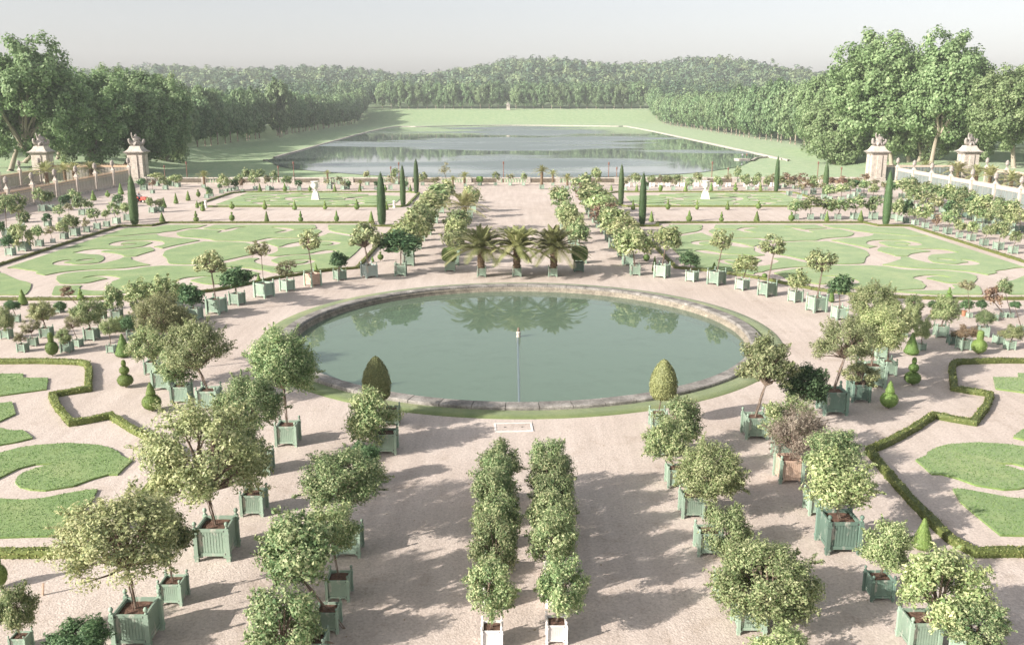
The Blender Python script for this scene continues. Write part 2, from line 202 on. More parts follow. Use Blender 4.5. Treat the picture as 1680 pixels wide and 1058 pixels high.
[-49.67, 113.47, 0.91, 'D', -49.91, 1.76, 0.72, 0.76, 'g', -0.24, 'round orange tree, tenth from left along the left edge of the left lawn', 6, 2],
[-49.51, 116.45, 1.01, 'O', -49.78, 1.65, 0.78, 0.62, 'g', 0.11, 'yellowish tree, eleventh from left along the left edge of the left lawn', 6, 2],
[-53.99, 95.57, 0.9, 'B', -54.22, 2.06, 0.51, 0.77, 'g', 0.24, 'dark bay tree, first from left among the scattered boxes by the left fence', 6, 1],
[-57.77, 103.17, 1.1, 'D', -57.62, 3.38, 0.96, 1.1, 'g', 0.25, 'round orange tree, second from left among the scattered boxes by the left fence', 6, 1],
[-58.31, 107.06, 1.0, 'D', -58.32, 3.08, 1.14, 1.21, 'g', 0.1, 'round orange tree, third from left among the scattered boxes by the left fence', 6, 2],
[-61.93, 114.66, 0.92, 'D', -61.93, 0.71, 0.84, 0.84, 'g', -0.23, 'round orange tree, fourth from left among the scattered boxes by the left fence', 6, 2],
[-65.25, 126.27, 1.09, 'D', -65.43, 2.12, 0.84, 0.93, 'g', 0.17, 'round orange tree, fifth from left among the scattered boxes by the left fence', 6, 2],
[-57.12, 111.2, 0.82, 'B', -57.12, 1.06, 0.6, 0.56, 'g', -0.14, 'dark bay tree, sixth from left among the scattered boxes by the left fence', 6, 2],
[-64.5, 126.94, 1.01, 'D', -64.67, 2.05, 0.84, 0.84, 'g', 0.07, 'round orange tree, seventh from left among the scattered boxes by the left fence', 6, 2],
[-57.11, 114.57, 0.77, 'D', -57.28, 1.48, 0.65, 0.61, 'g', 0.23, 'round orange tree, eighth from left among the scattered boxes by the left fence', 6, 2],
[-64.85, 132.13, 1.05, 'B', -64.72, 0.99, 0.88, 0.79, 'g', 0.11, 'dark bay tree, ninth from left among the scattered boxes by the left fence', 6, 2],
[-56.6, 115.75, 0.77, 'S', -56.58, 1.73, 0.7, 0.7, 'g', -0.18, 'pale sparse shrub, tenth from left among the scattered boxes by the left fence', 6, 2],
[-64.08, 133.64, 0.98, 'D', -64.24, 1.36, 0.89, 0.8, 'g', -0.1, 'round orange tree, eleventh from left among the scattered boxes by the left fence', 6, 2],
[-57.92, 122.08, 0.9, 'D', -58.02, 1.65, 0.9, 0.81, 'g', 0.21, 'round orange tree, twelfth from left among the scattered boxes by the left fence', 6, 2],
[-57.46, 123.41, 0.9, 'D', -57.52, 1.34, 0.74, 0.57, 'g', -0.18, 'round orange tree, thirteenth from left among the scattered boxes by the left fence', 6, 2],
[-57.13, 132.03, 0.88, 'B', -57.1, 1.18, 0.88, 0.66, 'g', 0.06, 'dark bay tree, fourteenth from left among the scattered boxes by the left fence', 6, 2],
[-49.52, 124.76, 0.91, 'O', -49.73, 1.44, 0.67, 0.67, 'g', -0.04, 'yellowish tree, fifteenth from left among the scattered boxes by the left fence', 6, 2],
[-48.7, 125.45, 0.92, 'O', -48.84, 1.28, 0.59, 0.71, 'g', -0.17, 'yellowish tree, sixteenth from left among the scattered boxes by the left fence', 6, 2],
[-63.12, 156.72, 1.25, 'B', -63.44, 1.39, 0.83, 0.73, 'g', 0.06, 'dark bay tree, first from left between the left gate pier and far lawn', 6, 2],
[-59.59, 151.26, 0.7, 'R', -59.45, 1.86, 0.7, 0.6, 'g', -0.23, 'reddish shrub, second from left between the left gate pier and far lawn', 6, 2],
[-63.81, 164.47, 0.98, 'O', -63.93, 1.9, 1.09, 0.65, 'g', -0.2, 'yellowish tree, third from left between the left gate pier and far lawn', 6, 2],
[-59.79, 157.64, 0.94, 'D', -60.04, 1.41, 0.73, 0.84, 'g', -0.06, 'round orange tree, fourth from left between the left gate pier and far lawn', 6, 2],
[-61.09, 164.41, 0.87, 'B', -61.74, 0.61, 0.65, 0.65, 'g', -0.21, 'dark bay tree, fifth from left between the left gate pier and far lawn', 6, 2],
[-59.29, 162.12, 0.97, 'O', -59.75, 1.56, 1.18, 0.86, 'g', -0.22, 'yellowish tree, sixth from left between the left gate pier and far lawn', 6, 2],
[-48.19, 143.64, 0.76, 'B', -47.92, 1.29, 0.48, 0.57, 'g', 0.04, 'dark bay tree, seventh from left between the left gate pier and far lawn', 6, 2],
[-48.31, 146.37, 0.68, 'B', -48.35, 0.84, 0.34, 0.49, 'g', 0.12, 'dark bay tree, eighth from left between the left gate pier and far lawn', 6, 2],
[-48.25, 151.29, 0.8, 'B', -48.39, 1.16, 0.4, 0.45, 'g', 0.19, 'dark bay tree, ninth from left between the left gate pier and far lawn', 6, 2],
[-48.38, 154.26, 0.61, 'D', -48.75, 1.8, 0.82, 0.92, 'g', -0.18, 'round orange tree, first from left in the tight cluster behind the far lawn', 6, 2],
[-48.08, 155.32, 0.62, 'D', -48.29, 1.3, 0.72, 0.62, 'g', -0.03, 'round orange tree, second from left in the tight cluster behind the far lawn', 6, 2],
[-47.78, 156.38, 0.62, 'B', -47.57, 1.31, 0.73, 0.73, 'g', -0.09, 'dark bay tree, third from left in the tight cluster behind the far lawn', 6, 2],
[-47.47, 157.46, 0.63, 'D', -47.03, 1.63, 0.73, 0.84, 'g', 0.05, 'round orange tree, fourth from left in the tight cluster behind the far lawn', 6, 2],
[-45.32, 153.22, 0.61, 'R', -45.29, 1.79, 0.61, 0.81, 'g', -0.01, 'reddish shrub, fifth from left in the tight cluster behind the far lawn', 6, 2],
[49.33, 112.07, 0.75, 'O', 49.11, 1.53, 0.75, 0.67, 'g', 0.22, 'yellowish tree, first from left along the right edge of the right lawn', 6, 2],
[49.39, 109.36, 0.8, 'O', 49.2, 2.07, 1.02, 1.02, 'g', -0.06, 'yellowish tree, second from left along the right edge of the right lawn', 6, 2],
[49.45, 106.7, 0.71, 'R', 49.55, 1.24, 0.57, 0.64, 'g', -0.22, 'reddish shrub, third from left along the right edge of the right lawn', 6, 2],
[49.71, 104.31, 0.91, 'D', 49.91, 1.97, 0.98, 0.91, 'g', 0.1, 'round orange tree, fourth from left along the right edge of the right lawn', 6, 1],
[49.68, 101.38, 0.75, 'O', 49.7, 1.32, 0.61, 0.68, 'g', -0.17, 'yellowish tree, fifth from left along the right edge of the right lawn', 6, 1],
[49.92, 99.18, 0.86, 'O', 50.02, 1.54, 0.67, 0.73, 'g', 0.07, 'yellowish tree, sixth from left along the right edge of the right lawn', 6, 1],
[49.59, 95.75, 0.84, 'O', 49.86, 1.62, 0.64, 0.58, 'g', 0.0, 'yellowish tree, seventh from left along the right edge of the right lawn', 6, 1],
[49.67, 92.99, 0.94, 'D', 49.78, 2.01, 0.87, 0.87, 'g', 0.21, 'round orange tree, eighth from left along the right edge of the right lawn', 6, 1],
[49.94, 90.66, 0.85, 'O', 50.13, 1.72, 0.67, 0.67, 'g', 0.03, 'yellowish tree, ninth from left along the right edge of the right lawn', 6, 1],
[36.17, 117.43, 0.86, 'D', 36.08, 1.83, 1.14, 0.86, 'g', 0.06, 'round orange tree, first from left in the straight line behind the right lawn', 6, 2],
[38.13, 117.42, 0.86, 'D', 38.11, 1.99, 1.14, 0.86, 'g', -0.12, 'round orange tree, second from left in the straight line behind the right lawn', 6, 2],
[39.85, 117.42, 0.86, 'D', 40.08, 1.83, 1.18, 0.9, 'g', 0.03, 'round orange tree, third from left in the straight line behind the right lawn', 6, 2],
[41.66, 117.42, 0.86, 'D', 41.96, 1.91, 1.14, 0.9, 'g', -0.12, 'round orange tree, fourth from left in the straight line behind the right lawn', 6, 2],
[43.85, 117.49, 1.02, 'D', 44.02, 1.98, 1.18, 0.9, 'g', 0.13, 'round orange tree, fifth from left in the straight line behind the right lawn', 6, 2],
[46.28, 117.52, 1.1, 'D', 46.47, 1.89, 1.02, 1.02, 'g', 0.01, 'round orange tree, sixth from left in the straight line behind the right lawn', 6, 2],
[48.89, 117.98, 0.79, 'D', 49.43, 1.69, 0.94, 1.1, 'g', -0.18, 'round orange tree, seventh from left in the straight line behind the right lawn', 6, 2],
[48.82, 115.62, 0.93, 'O', 48.91, 1.8, 0.85, 1.01, 'g', -0.13, 'yellowish tree, eighth from left in the straight line behind the right lawn', 6, 2],
[48.93, 113.78, 0.76, 'B', 49.11, 2.01, 0.68, 0.99, 'd', -0.06, 'dark bay tree, ninth from left in the straight line behind the right lawn', 6, 2],
[54.4, 124.07, 0.91, 'D', 54.19, 2.58, 1.21, 1.03, 'g', 0.18, 'round orange tree, first from left in the third line from the right lawn', 6, 2],
[54.38, 120.22, 0.9, 'L', 54.46, 2.31, 1.08, 0.92, 'g', 0.18, 'open-crowned tree, second from left in the third line from the right lawn', 6, 2],
[54.16, 117.33, 0.9, 'L', 53.99, 2.13, 1.09, 0.92, 'g', -0.02, 'open-crowned tree, third from left in the third line from the right lawn', 6, 2],
[55.12, 115.37, 0.9, 'B', 55.21, 1.95, 0.93, 0.78, 'd', 0.03, 'dark bay tree, fourth from left in the third line from the right lawn', 6, 2],
[54.52, 111.38, 0.89, 'D', 54.58, 2.09, 0.95, 0.81, 'g', -0.19, 'round orange tree, fifth from left in the third line from the right lawn', 6, 2],
[54.96, 109.01, 0.89, 'D', 54.92, 2.22, 0.98, 0.83, 'd', 0.16, 'round orange tree, sixth from left in the third line from the right lawn', 6, 2],
[55.6, 107.96, 0.9, 'D', 55.46, 1.89, 0.85, 0.72, 'g', 0.13, 'round orange tree, seventh from left in the third line from the right lawn', 6, 2],
[55.2, 104.17, 0.89, 'D', 55.02, 2.18, 1.01, 0.85, 'd', 0.09, 'round orange tree, eighth from left in the third line from the right lawn', 6, 1],
[56.28, 103.18, 0.9, 'O', 56.17, 1.96, 0.94, 0.79, 'g', -0.23, 'yellowish tree, ninth from left in the third line from the right lawn', 6, 1],
[57.68, 133.87, 0.93, 'D', 57.75, 2.68, 1.26, 1.07, 'g', 0.05, 'round orange tree, first from left in the fourth line from the right lawn', 6, 2],
[56.92, 128.83, 0.92, 'D', 56.8, 2.34, 0.98, 0.83, 'g', 0.18, 'round orange tree, second from left in the fourth line from the right lawn', 6, 2],
[57.24, 126.47, 0.92, 'D', 57.2, 2.64, 1.13, 0.95, 'g', -0.14, 'round orange tree, third from left in the fourth line from the right lawn', 6, 2],
[58.65, 125.02, 0.93, 'D', 58.67, 2.43, 1.04, 0.88, 'g', -0.24, 'round orange tree, fourth from left in the fourth line from the right lawn', 6, 2],
[59.0, 122.19, 0.93, 'D', 59.01, 2.18, 0.96, 0.82, 'g', 0.02, 'round orange tree, fifth from left in the fourth line from the right lawn', 6, 2],
[58.91, 119.76, 0.93, 'L', 58.77, 2.15, 1.14, 0.97, 'd', -0.01, 'open-crowned tree, sixth from left in the fourth line from the right lawn', 6, 2],
[58.46, 115.03, 0.91, 'O', 58.54, 2.3, 1.07, 0.91, 'g', 0.04, 'yellowish tree, seventh from left in the fourth line from the right lawn', 6, 2],
[59.23, 114.2, 0.92, 'L', 59.32, 1.83, 0.85, 0.72, 'g', -0.06, 'open-crowned tree, eighth from left in the fourth line from the right lawn', 6, 2],
[59.24, 110.93, 0.92, 'O', 59.09, 2.32, 1.09, 0.92, 'g', 0.06, 'yellowish tree, ninth from left in the fourth line from the right lawn', 6, 2],
[59.79, 109.54, 0.92, 'D', 59.58, 2.57, 1.09, 0.92, 'g', 0.11, 'round orange tree, tenth from left in the fourth line from the right lawn', 6, 2],
[60.74, 143.3, 0.94, 'O', 60.73, 2.25, 1.16, 0.98, 'g', 0.05, 'yellowish tree, first from left in the line nearest the right fence', 6, 2],
[59.84, 138.19, 0.93, 'D', 59.63, 2.6, 1.25, 1.06, 'g', 0.07, 'round orange tree, second from left in the line nearest the right fence', 6, 2],
[61.33, 137.15, 0.94, 'O', 61.2, 2.41, 1.1, 0.93, 'g', -0.18, 'yellowish tree, third from left in the line nearest the right fence', 6, 2],
[61.38, 133.54, 0.94, 'D', 61.5, 2.05, 1.02, 0.87, 'g', 0.13, 'round orange tree, fourth from left in the line nearest the right fence', 6, 2],
[61.16, 128.76, 0.93, 'O', 61.17, 2.3, 0.89, 0.75, 'd', -0.03, 'yellowish tree, fifth from left in the line nearest the right fence', 6, 2],
[62.11, 127.67, 0.94, 'D', 62.12, 2.53, 1.12, 0.95, 'g', -0.04, 'round orange tree, sixth from left in the line nearest the right fence', 6, 2],
[61.59, 123.04, 0.92, 'D', 61.42, 2.1, 1.03, 0.88, 'g', -0.08, 'round orange tree, seventh from left in the line nearest the right fence', 6, 2],
[62.79, 121.67, 0.93, 'D', 62.64, 1.84, 0.85, 0.72, 'g', -0.03, 'round orange tree, eighth from left in the line nearest the right fence', 6, 2],
[63.13, 118.81, 0.93, 'D', 63.02, 2.1, 0.9, 0.77, 'g', -0.14, 'round orange tree, ninth from left in the line nearest the right fence', 6, 2],
[63.12, 116.53, 0.93, 'O', 63.19, 1.87, 0.86, 0.73, 'd', 0.05, 'yellowish tree, tenth from left in the line nearest the right fence', 6, 2],
[59.81, 125.81, 0.92, 'O', 59.72, 2.77, 1.21, 1.03, 'd', 0.05, 'yellowish tree, first from left in the second line from the right lawn', 6, 2],
[59.55, 122.18, 0.92, 'D', 59.41, 2.24, 1.25, 1.06, 'd', 0.06, 'round orange tree, second from left in the second line from the right lawn', 6, 2],
[58.95, 117.51, 0.9, 'B', 58.83, 2.13, 1.03, 0.87, 'g', 0.16, 'dark bay tree, third from left in the second line from the right lawn', 6, 2],
[59.19, 114.96, 0.9, 'O', 59.07, 2.54, 1.14, 0.97, 'g', -0.24, 'yellowish tree, fourth from left in the second line from the right lawn', 6, 2],
[59.49, 112.35, 0.9, 'O', 59.48, 1.87, 0.91, 0.77, 'g', 0.09, 'yellowish tree, fifth from left in the second line from the right lawn', 6, 2],
[58.93, 108.84, 0.89, 'O', 58.96, 2.25, 0.93, 0.79, 'g', 0.06, 'yellowish tree, sixth from left in the second line from the right lawn', 6, 2],
[58.95, 106.03, 0.89, 'O', 58.9, 1.96, 1.01, 0.86, 'd', 0.01, 'yellowish tree, seventh from left in the second line from the right lawn', 6, 2],
[44.37, 147.58, 0.88, 'S', 44.37, 1.94, 1.17, 0.78, 'g', 0.2, 'pale sparse shrub, first from left in the crowded line right of the far lawn', 6, 2],
[44.31, 142.12, 0.85, 'S', 44.3, 1.96, 0.78, 0.75, 'g', -0.17, 'pale sparse shrub, second from left in the crowded line right of the far lawn', 6, 2],
[47.02, 148.16, 0.88, 'R', 47.03, 1.73, 1.09, 0.78, 'g', 0.07, 'reddish shrub, third from left in the crowded line right of the far lawn', 6, 2],
[48.83, 149.35, 0.89, 'D', 48.84, 1.78, 0.93, 0.79, 'g', 0.13, 'round orange tree, fourth from left in the crowded line right of the far lawn', 6, 2],
[48.25, 142.56, 0.85, 'S', 48.24, 1.89, 1.12, 0.75, 'g', -0.14, 'pale sparse shrub, fifth from left in the crowded line right of the far lawn', 6, 2],
[48.26, 139.94, 0.84, 'D', 48.26, 1.67, 1.02, 0.74, 'g', -0.22, 'round orange tree, sixth from left in the crowded line right of the far lawn', 6, 2],
[49.75, 139.08, 0.83, 'O', 49.72, 1.99, 1.05, 0.74, 'g', 0.03, 'yellowish tree, seventh from left in the crowded line right of the far lawn', 6, 2],
[52.44, 142.81, 0.85, 'D', 52.43, 1.93, 0.79, 0.76, 'g', 0.17, 'round orange tree, eighth from left in the crowded line right of the far lawn', 6, 2],
[54.37, 145.71, 0.87, 'B', 54.35, 2.0, 0.93, 0.77, 'g', 0.19, 'dark bay tree, ninth from left in the crowded line right of the far lawn', 6, 2],
[55.19, 144.52, 0.86, 'D', 55.16, 2.11, 0.97, 0.77, 'g', 0.11, 'round orange tree, tenth from left in the crowded line right of the far lawn', 6, 2],
[55.09, 140.38, 0.84, 'O', 55.08, 1.85, 0.79, 0.75, 'g', -0.04, 'yellowish tree, eleventh from left in the crowded line right of the far lawn', 6, 2],
[57.15, 141.37, 0.85, 'S', 57.11, 2.19, 0.84, 0.75, 'g', -0.04, 'pale sparse shrub, twelfth from left in the crowded line right of the far lawn', 6, 2],
[59.13, 144.1, 0.86, 'B', 59.12, 1.83, 1.0, 0.76, 'g', 0.01, 'dark bay tree, thirteenth from left in the crowded line right of the far lawn', 6, 2],
[46.05, 159.07, 0.74, 'O', 46.05, 1.58, 1.12, 0.73, 'd', -0.24, 'yellowish tree, first from left in the rearmost line before the right gate pier', 6, 2],
[47.7, 161.53, 0.75, 'R', 47.68, 1.72, 1.01, 0.75, 'g', 0.15, 'reddish shrub, second from left in the rearmost line before the right gate pier', 6, 2],
[48.65, 158.86, 0.74, 'R', 48.63, 1.87, 1.04, 0.73, 'g', 0.25, 'reddish shrub, third from left in the rearmost line before the right gate pier', 6, 2],
[49.43, 157.46, 0.73, 'R', 49.39, 2.02, 0.9, 0.73, 'd', 0.13, 'reddish shrub, fourth from left in the rearmost line before the right gate pier', 6, 2],
[50.22, 153.69, 0.71, 'D', 50.18, 1.94, 0.98, 0.71, 'd', -0.15, 'round orange tree, fifth from left in the rearmost line before the right gate pier', 6, 2],
[54.56, 161.78, 0.75, 'S', 54.55, 1.65, 0.84, 0.75, 'g', -0.08, 'pale sparse shrub, sixth from left in the rearmost line before the right gate pier', 6, 2],
[53.43, 155.08, 0.72, 'R', 53.39, 1.89, 1.04, 0.72, 'g', -0.18, 'reddish shrub, seventh from left in the rearmost line before the right gate pier', 6, 2],
[54.72, 153.7, 0.71, 'R', 54.69, 1.8, 1.11, 0.71, 'g', 0.2, 'reddish shrub, eighth from left in the rearmost line before the right gate pier', 6, 2],
[56.25, 154.62, 0.72, 'D', 56.24, 1.6, 0.9, 0.72, 'd', 0.07, 'round orange tree, ninth from left in the rearmost line before the right gate pier', 6, 2],
[57.63, 153.17, 0.71, 'R', 57.62, 1.61, 1.1, 0.71, 'd', 0.13, 'reddish shrub, tenth from left in the rearmost line before the right gate pier', 6, 2],
[61.53, 160.7, 0.75, 'R', 61.49, 2.06, 0.85, 0.74, 'g', -0.21, 'reddish shrub, eleventh from left in the rearmost line before the right gate pier', 6, 2],
[60.34, 153.37, 0.71, 'S', 60.33, 1.52, 1.03, 0.71, 'd', -0.2, 'pale sparse shrub, twelfth from left in the rearmost line before the right gate pier', 6, 2],
[20.24, 163.07, 0.86, 'S', 20.22, 1.28, 0.72, 0.76, 'w', 0.0, 'pale sparse shrub, first from left in the white-box line along the right balustrade', 6, 2],
[21.65, 163.07, 0.86, 'O', 21.62, 1.67, 0.97, 0.75, 'w', 0.18, 'yellowish tree, second from left in the white-box line along the right balustrade', 6, 2],
[24.57, 163.06, 0.86, 'O', 24.48, 1.4, 0.74, 0.76, 'w', 0.22, 'yellowish tree, third from left in the white-box line along the right balustrade', 6, 2],
[25.97, 163.06, 0.86, 'S', 26.18, 1.49, 0.82, 0.76, 'w', 0.08, 'pale sparse shrub, fourth from left in the white-box line along the right balustrade', 6, 2],
[27.37, 163.06, 0.86, 'O', 27.25, 1.33, 0.93, 0.76, 'w', 0.06, 'yellowish tree, fifth from left in the white-box line along the right balustrade', 6, 2],
[28.89, 163.06, 0.86, 'O', 28.79, 1.54, 0.74, 0.76, 'w', 0.04, 'yellowish tree, sixth from left in the white-box line along the right balustrade', 6, 2],
[29.97, 163.05, 0.86, 'S', 29.81, 1.35, 0.74, 0.76, 'w', -0.14, 'pale sparse shrub, seventh from left in the white-box line along the right balustrade', 6, 2],
[32.45, 163.05, 0.86, 'O', 32.59, 1.77, 0.85, 0.76, 'w', -0.04, 'yellowish tree, eighth from left in the white-box line along the right balustrade', 6, 2],
[36.02, 163.04, 0.86, 'O', 36.24, 1.32, 0.72, 0.76, 'w', 0.11, 'yellowish tree, ninth from left in the white-box line along the right balustrade', 6, 2],
[38.07, 163.04, 0.86, 'S', 38.28, 1.68, 0.92, 0.75, 'w', 0.16, 'pale sparse shrub, tenth from left in the white-box line along the right balustrade', 6, 2],
[41.31, 163.03, 0.86, 'O', 41.12, 1.51, 0.96, 0.75, 'w', 0.16, 'yellowish tree, eleventh from left in the white-box line along the right balustrade', 6, 2],
[43.04, 163.03, 0.86, 'O', 43.11, 1.34, 0.83, 0.76, 'w', -0.03, 'yellowish tree, twelfth from left in the white-box line along the right balustrade', 6, 2],
[45.96, 163.02, 0.86, 'S', 45.76, 1.7, 0.91, 0.75, 'w', 0.2, 'pale sparse shrub, thirteenth from left in the white-box line along the right balustrade', 6, 2],
[18.99, 156.3, 0.73, 'S', 19.0, 1.31, 0.62, 0.62, 'g', -0.24, 'pale sparse shrub, first from left in the green-box line behind the far right lawn', 6, 2],
[22.78, 157.43, 0.83, 'B', 22.7, 1.0, 0.52, 0.47, 'g', 0.16, 'dark bay tree, second from left in the green-box line behind the far right lawn', 6, 2],
[27.18, 156.34, 0.83, 'S', 27.3, 1.3, 0.62, 0.62, 'g', -0.17, 'pale sparse shrub, third from left in the green-box line behind the far right lawn', 6, 2],
[30.29, 157.42, 0.83, 'D', 30.21, 1.31, 0.63, 0.73, 'g', -0.08, 'round orange tree, fourth from left in the green-box line behind the far right lawn', 6, 2],
[35.3, 157.35, 0.73, 'D', 35.31, 1.31, 0.63, 0.68, 'g', -0.1, 'round orange tree, fifth from left in the green-box line behind the far right lawn', 6, 2],
[43.28, 176.82, 0.7, 'D', 43.17, 1.36, 0.76, 0.94, 'g', -0.15, 'round orange tree, sixth from left in the green-box line behind the far right lawn', 6, 2],
[40.21, 157.34, 0.73, 'O', 40.01, 1.31, 0.73, 0.63, 'g', 0.17, 'yellowish tree, seventh from left in the green-box line behind the far right lawn', 6, 2],
[41.04, 157.29, 0.63, 'O', 41.26, 1.22, 0.52, 0.63, 'g', -0.21, 'yellowish tree, eighth from left in the green-box line behind the far right lawn', 6, 2],
[45.63, 171.5, 0.68, 'D', 45.54, 0.99, 0.68, 0.68, 'g', -0.07, 'round orange tree, ninth from left in the green-box line behind the far right lawn', 6, 2],
[43.23, 157.29, 0.63, 'D', 43.33, 1.42, 0.68, 0.84, 'g', -0.05, 'round orange tree, tenth from left in the green-box line behind the far right lawn', 6, 2],
[-49.34, 171.68, 0.68, 'D', -49.77, 1.77, 0.85, 1.02, 'g', -0.15, 'round orange tree, first from left in the box line behind the far left lawn', 6, 2],
[-44.34, 157.51, 0.73, 'D', -44.51, 2.04, 0.83, 1.04, 'g', -0.18, 'round orange tree, second from left in the box line behind the far left lawn', 6, 2],
[-47.41, 171.68, 0.68, 'D', -47.06, 1.55, 0.8, 0.91, 'g', -0.07, 'round orange tree, third from left in the box line behind the far left lawn', 6, 2],
[-41.87, 156.53, 0.93, 'S', -41.99, 1.71, 0.83, 1.14, 'g', -0.25, 'pale sparse shrub, fourth from left in the box line behind the far left lawn', 6, 2],
[-41.42, 157.45, 0.63, 'D', -41.04, 2.25, 0.73, 0.83, 'g', 0.07, 'round orange tree, fifth from left in the box line behind the far left lawn', 6, 2],
[-38.81, 157.5, 0.73, 'D', -38.9, 1.63, 0.94, 0.73, 'g', 0.13, 'round orange tree, sixth from left in the box line behind the far left lawn', 6, 2],
[-36.58, 156.46, 0.83, 'B', -36.71, 1.2, 0.62, 0.62, 'g', 0.13, 'dark bay tree, seventh from left in the box line behind the far left lawn', 6, 2],
[-31.82, 158.69, 0.95, 'S', -31.96, 1.21, 0.84, 0.52, 'g', -0.21, 'pale sparse shrub, eighth from left in the box line behind the far left lawn', 6, 2],
[-31.95, 167.87, 0.67, 'S', -31.85, 0.96, 0.67, 0.67, 'g', 0.09, 'pale sparse shrub, ninth from left in the box line behind the far left lawn', 6, 2],
[-29.31, 157.53, 0.84, 'S', -29.24, 1.0, 0.84, 0.63, 'g', -0.23, 'pale sparse shrub, tenth from left in the box line behind the far left lawn', 6, 2],
[-28.66, 158.57, 0.74, 'B', -28.58, 0.91, 0.53, 0.63, 'g', -0.05, 'dark bay tree, eleventh from left in the box line behind the far left lawn', 6, 2],
[-26.35, 165.48, 0.77, 'L', -26.34, 1.92, 0.71, 0.88, 'g', -0.18, 'open-crowned tree, twelfth from left in the box line behind the far left lawn', 6, 2],
[-23.67, 157.42, 0.63, 'B', -23.68, 1.01, 0.42, 0.47, 'g', 0.07, 'dark bay tree, thirteenth from left in the box line behind the far left lawn', 6, 2],
[-21.17, 157.57, 0.94, 'S', -21.18, 1.62, 0.94, 0.94, 'g', 0.12, 'pale sparse shrub, fourteenth from left in the box line behind the far left lawn', 6, 2],
[-21.39, 167.9, 0.78, 'D', -21.49, 1.95, 0.78, 0.89, 'g', -0.0, 'round orange tree, fifteenth from left in the box line behind the far left lawn', 6, 2],
[-18.35, 157.41, 0.63, 'B', -18.46, 1.01, 0.47, 0.52, 'g', -0.09, 'dark bay tree, sixteenth from left in the box line behind the far left lawn', 6, 2],
[-16.38, 165.46, 0.77, 'O', -16.27, 1.6, 0.77, 0.88, 'g', -0.02, 'yellowish tree, seventeenth from left in the box line behind the far left lawn', 6, 2],
[-13.71, 160.73, 0.64, 'S', -13.71, 1.45, 1.17, 0.69, 'g', -0.02, 'pale sparse shrub, first from left along the middle balustrade', 6, 2],
[-11.81, 164.2, 0.65, 'V', -12.32, 3.1, 1.41, 1.19, 'g', -0.21, 'tall bare shrub, second from left along the middle balustrade', 6, 2],
[-10.48, 158.59, 0.84, 'P', -10.48, 1.74, 1.05, 0.84, 'g', -0.07, 'feathery palm, third from left along the middle balustrade', 6, 2],
[-8.66, 164.2, 0.65, 'P', -8.76, 1.91, 1.41, 0.98, 'g', 0.06, 'feathery palm, fourth from left along the middle balustrade', 6, 2],
[-6.08, 165.44, 0.77, 'C', -6.09, 1.16, 0.6, 0.49, 'g', -0.24, 'clipped box bush, fifth from left along the middle balustrade', 6, 2],
[-3.24, 165.38, 0.66, 'D', -3.12, 1.6, 0.71, 0.71, 'g', 0.16, 'round orange tree, sixth from left along the middle balustrade', 6, 2],
[-0.61, 165.37, 0.66, 'S', -0.5, 1.6, 0.82, 0.71, 'g', -0.21, 'pale sparse shrub, seventh from left along the middle balustrade', 6, 2],
[1.8, 165.37, 0.66, 'D', 1.91, 1.71, 0.6, 0.71, 'g', -0.18, 'round orange tree, eighth from left along the middle balustrade', 6, 2],
[4.86, 158.61, 0.95, 'P', 4.85, 3.19, 1.68, 1.15, 'g', 0.08, 'feathery palm, ninth from left along the middle balustrade', 6, 2],
[7.06, 165.36, 0.66, 'P', 7.06, 2.25, 1.2, 0.98, 'g', -0.08, 'feathery palm, tenth from left along the middle balustrade', 6, 2],
[9.17, 158.5, 0.74, 'P', 9.27, 1.95, 1.37, 0.84, 'g', -0.14, 'feathery palm, eleventh from left along the middle balustrade', 6, 2],
[12.47, 163.09, 0.86, 'S', 12.7, 1.03, 0.97, 0.54, 'g', -0.1, 'pale sparse shrub, twelfth from left along the middle balustrade', 6, 2],
[14.41, 164.2, 0.76, 'O', 14.72, 2.23, 0.98, 1.09, 'g', 0.2, 'yellowish tree, thirteenth from left along the middle balustrade', 6, 2],
[14.84, 159.6, 0.74, 'S', 14.74, 1.33, 0.74, 0.63, 'g', 0.2, 'pale sparse shrub, fourteenth from left along the middle balustrade', 6, 2],
[-54.3, 160.86, 0.75, 'P', -54.13, 2.29, 1.49, 1.06, 'g', 0.03, 'feathery palm, first from left by the left balustrade', 6, 2],
[-33.61, 167.87, 0.67, 'P', -33.91, 2.06, 0.83, 0.55, 'g', 0, 'small palm on a tall slim trunk behind the left urn', 6, 2],
[-26.25, 158.52, 0.63, 'P', -26.46, 1.12, 0.95, 0.63, 'g', 0, 'low palm left of the tall cypresses at the balustrade', 6, 2],
[-52.1, 165.64, 0.99, 'P', -52.95, 0.94, 0.99, 0.88, 'w', 0, 'bushy palm in a white box at the left balustrade', 6, 2],
[-83.4, 164.4, 0.76, 'P', -83.36, 2.77, 2.94, 1.62, 'd', 0, 'palm behind the left fence, first from left', 7, 2],
[-82.55, 169.26, 0.78, 'P', -82.41, 2.85, 1.96, 1.68, 'd', 0, 'palm behind the left fence, second from left', 7, 2],
[-81.83, 171.8, 0.8, 'P', -81.93, 2.67, 2.15, 1.7, 'd', 0, 'palm behind the left fence, third from left', 7, 2],
[-80.27, 174.42, 0.81, 'P', -79.93, 2.71, 2.33, 1.72, 'd', 0, 'palm behind the left fence, fourth from left', 7, 2],
[79.57, 176.8, 0.82, 'P', 78.98, 2.75, 2.28, 1.87, 'd', 0, 'palm behind the right fence, first from left', 7, 2],
[82.89, 171.48, 0.79, 'P', 82.79, 2.44, 3.09, 1.8, 'd', 0, 'palm behind the right fence, second from left', 7, 2],
[82.19, 164.07, 0.76, 'P', 82.61, 2.55, 2.4, 1.73, 'd', 0, 'palm behind the right fence, third from left', 7, 2],
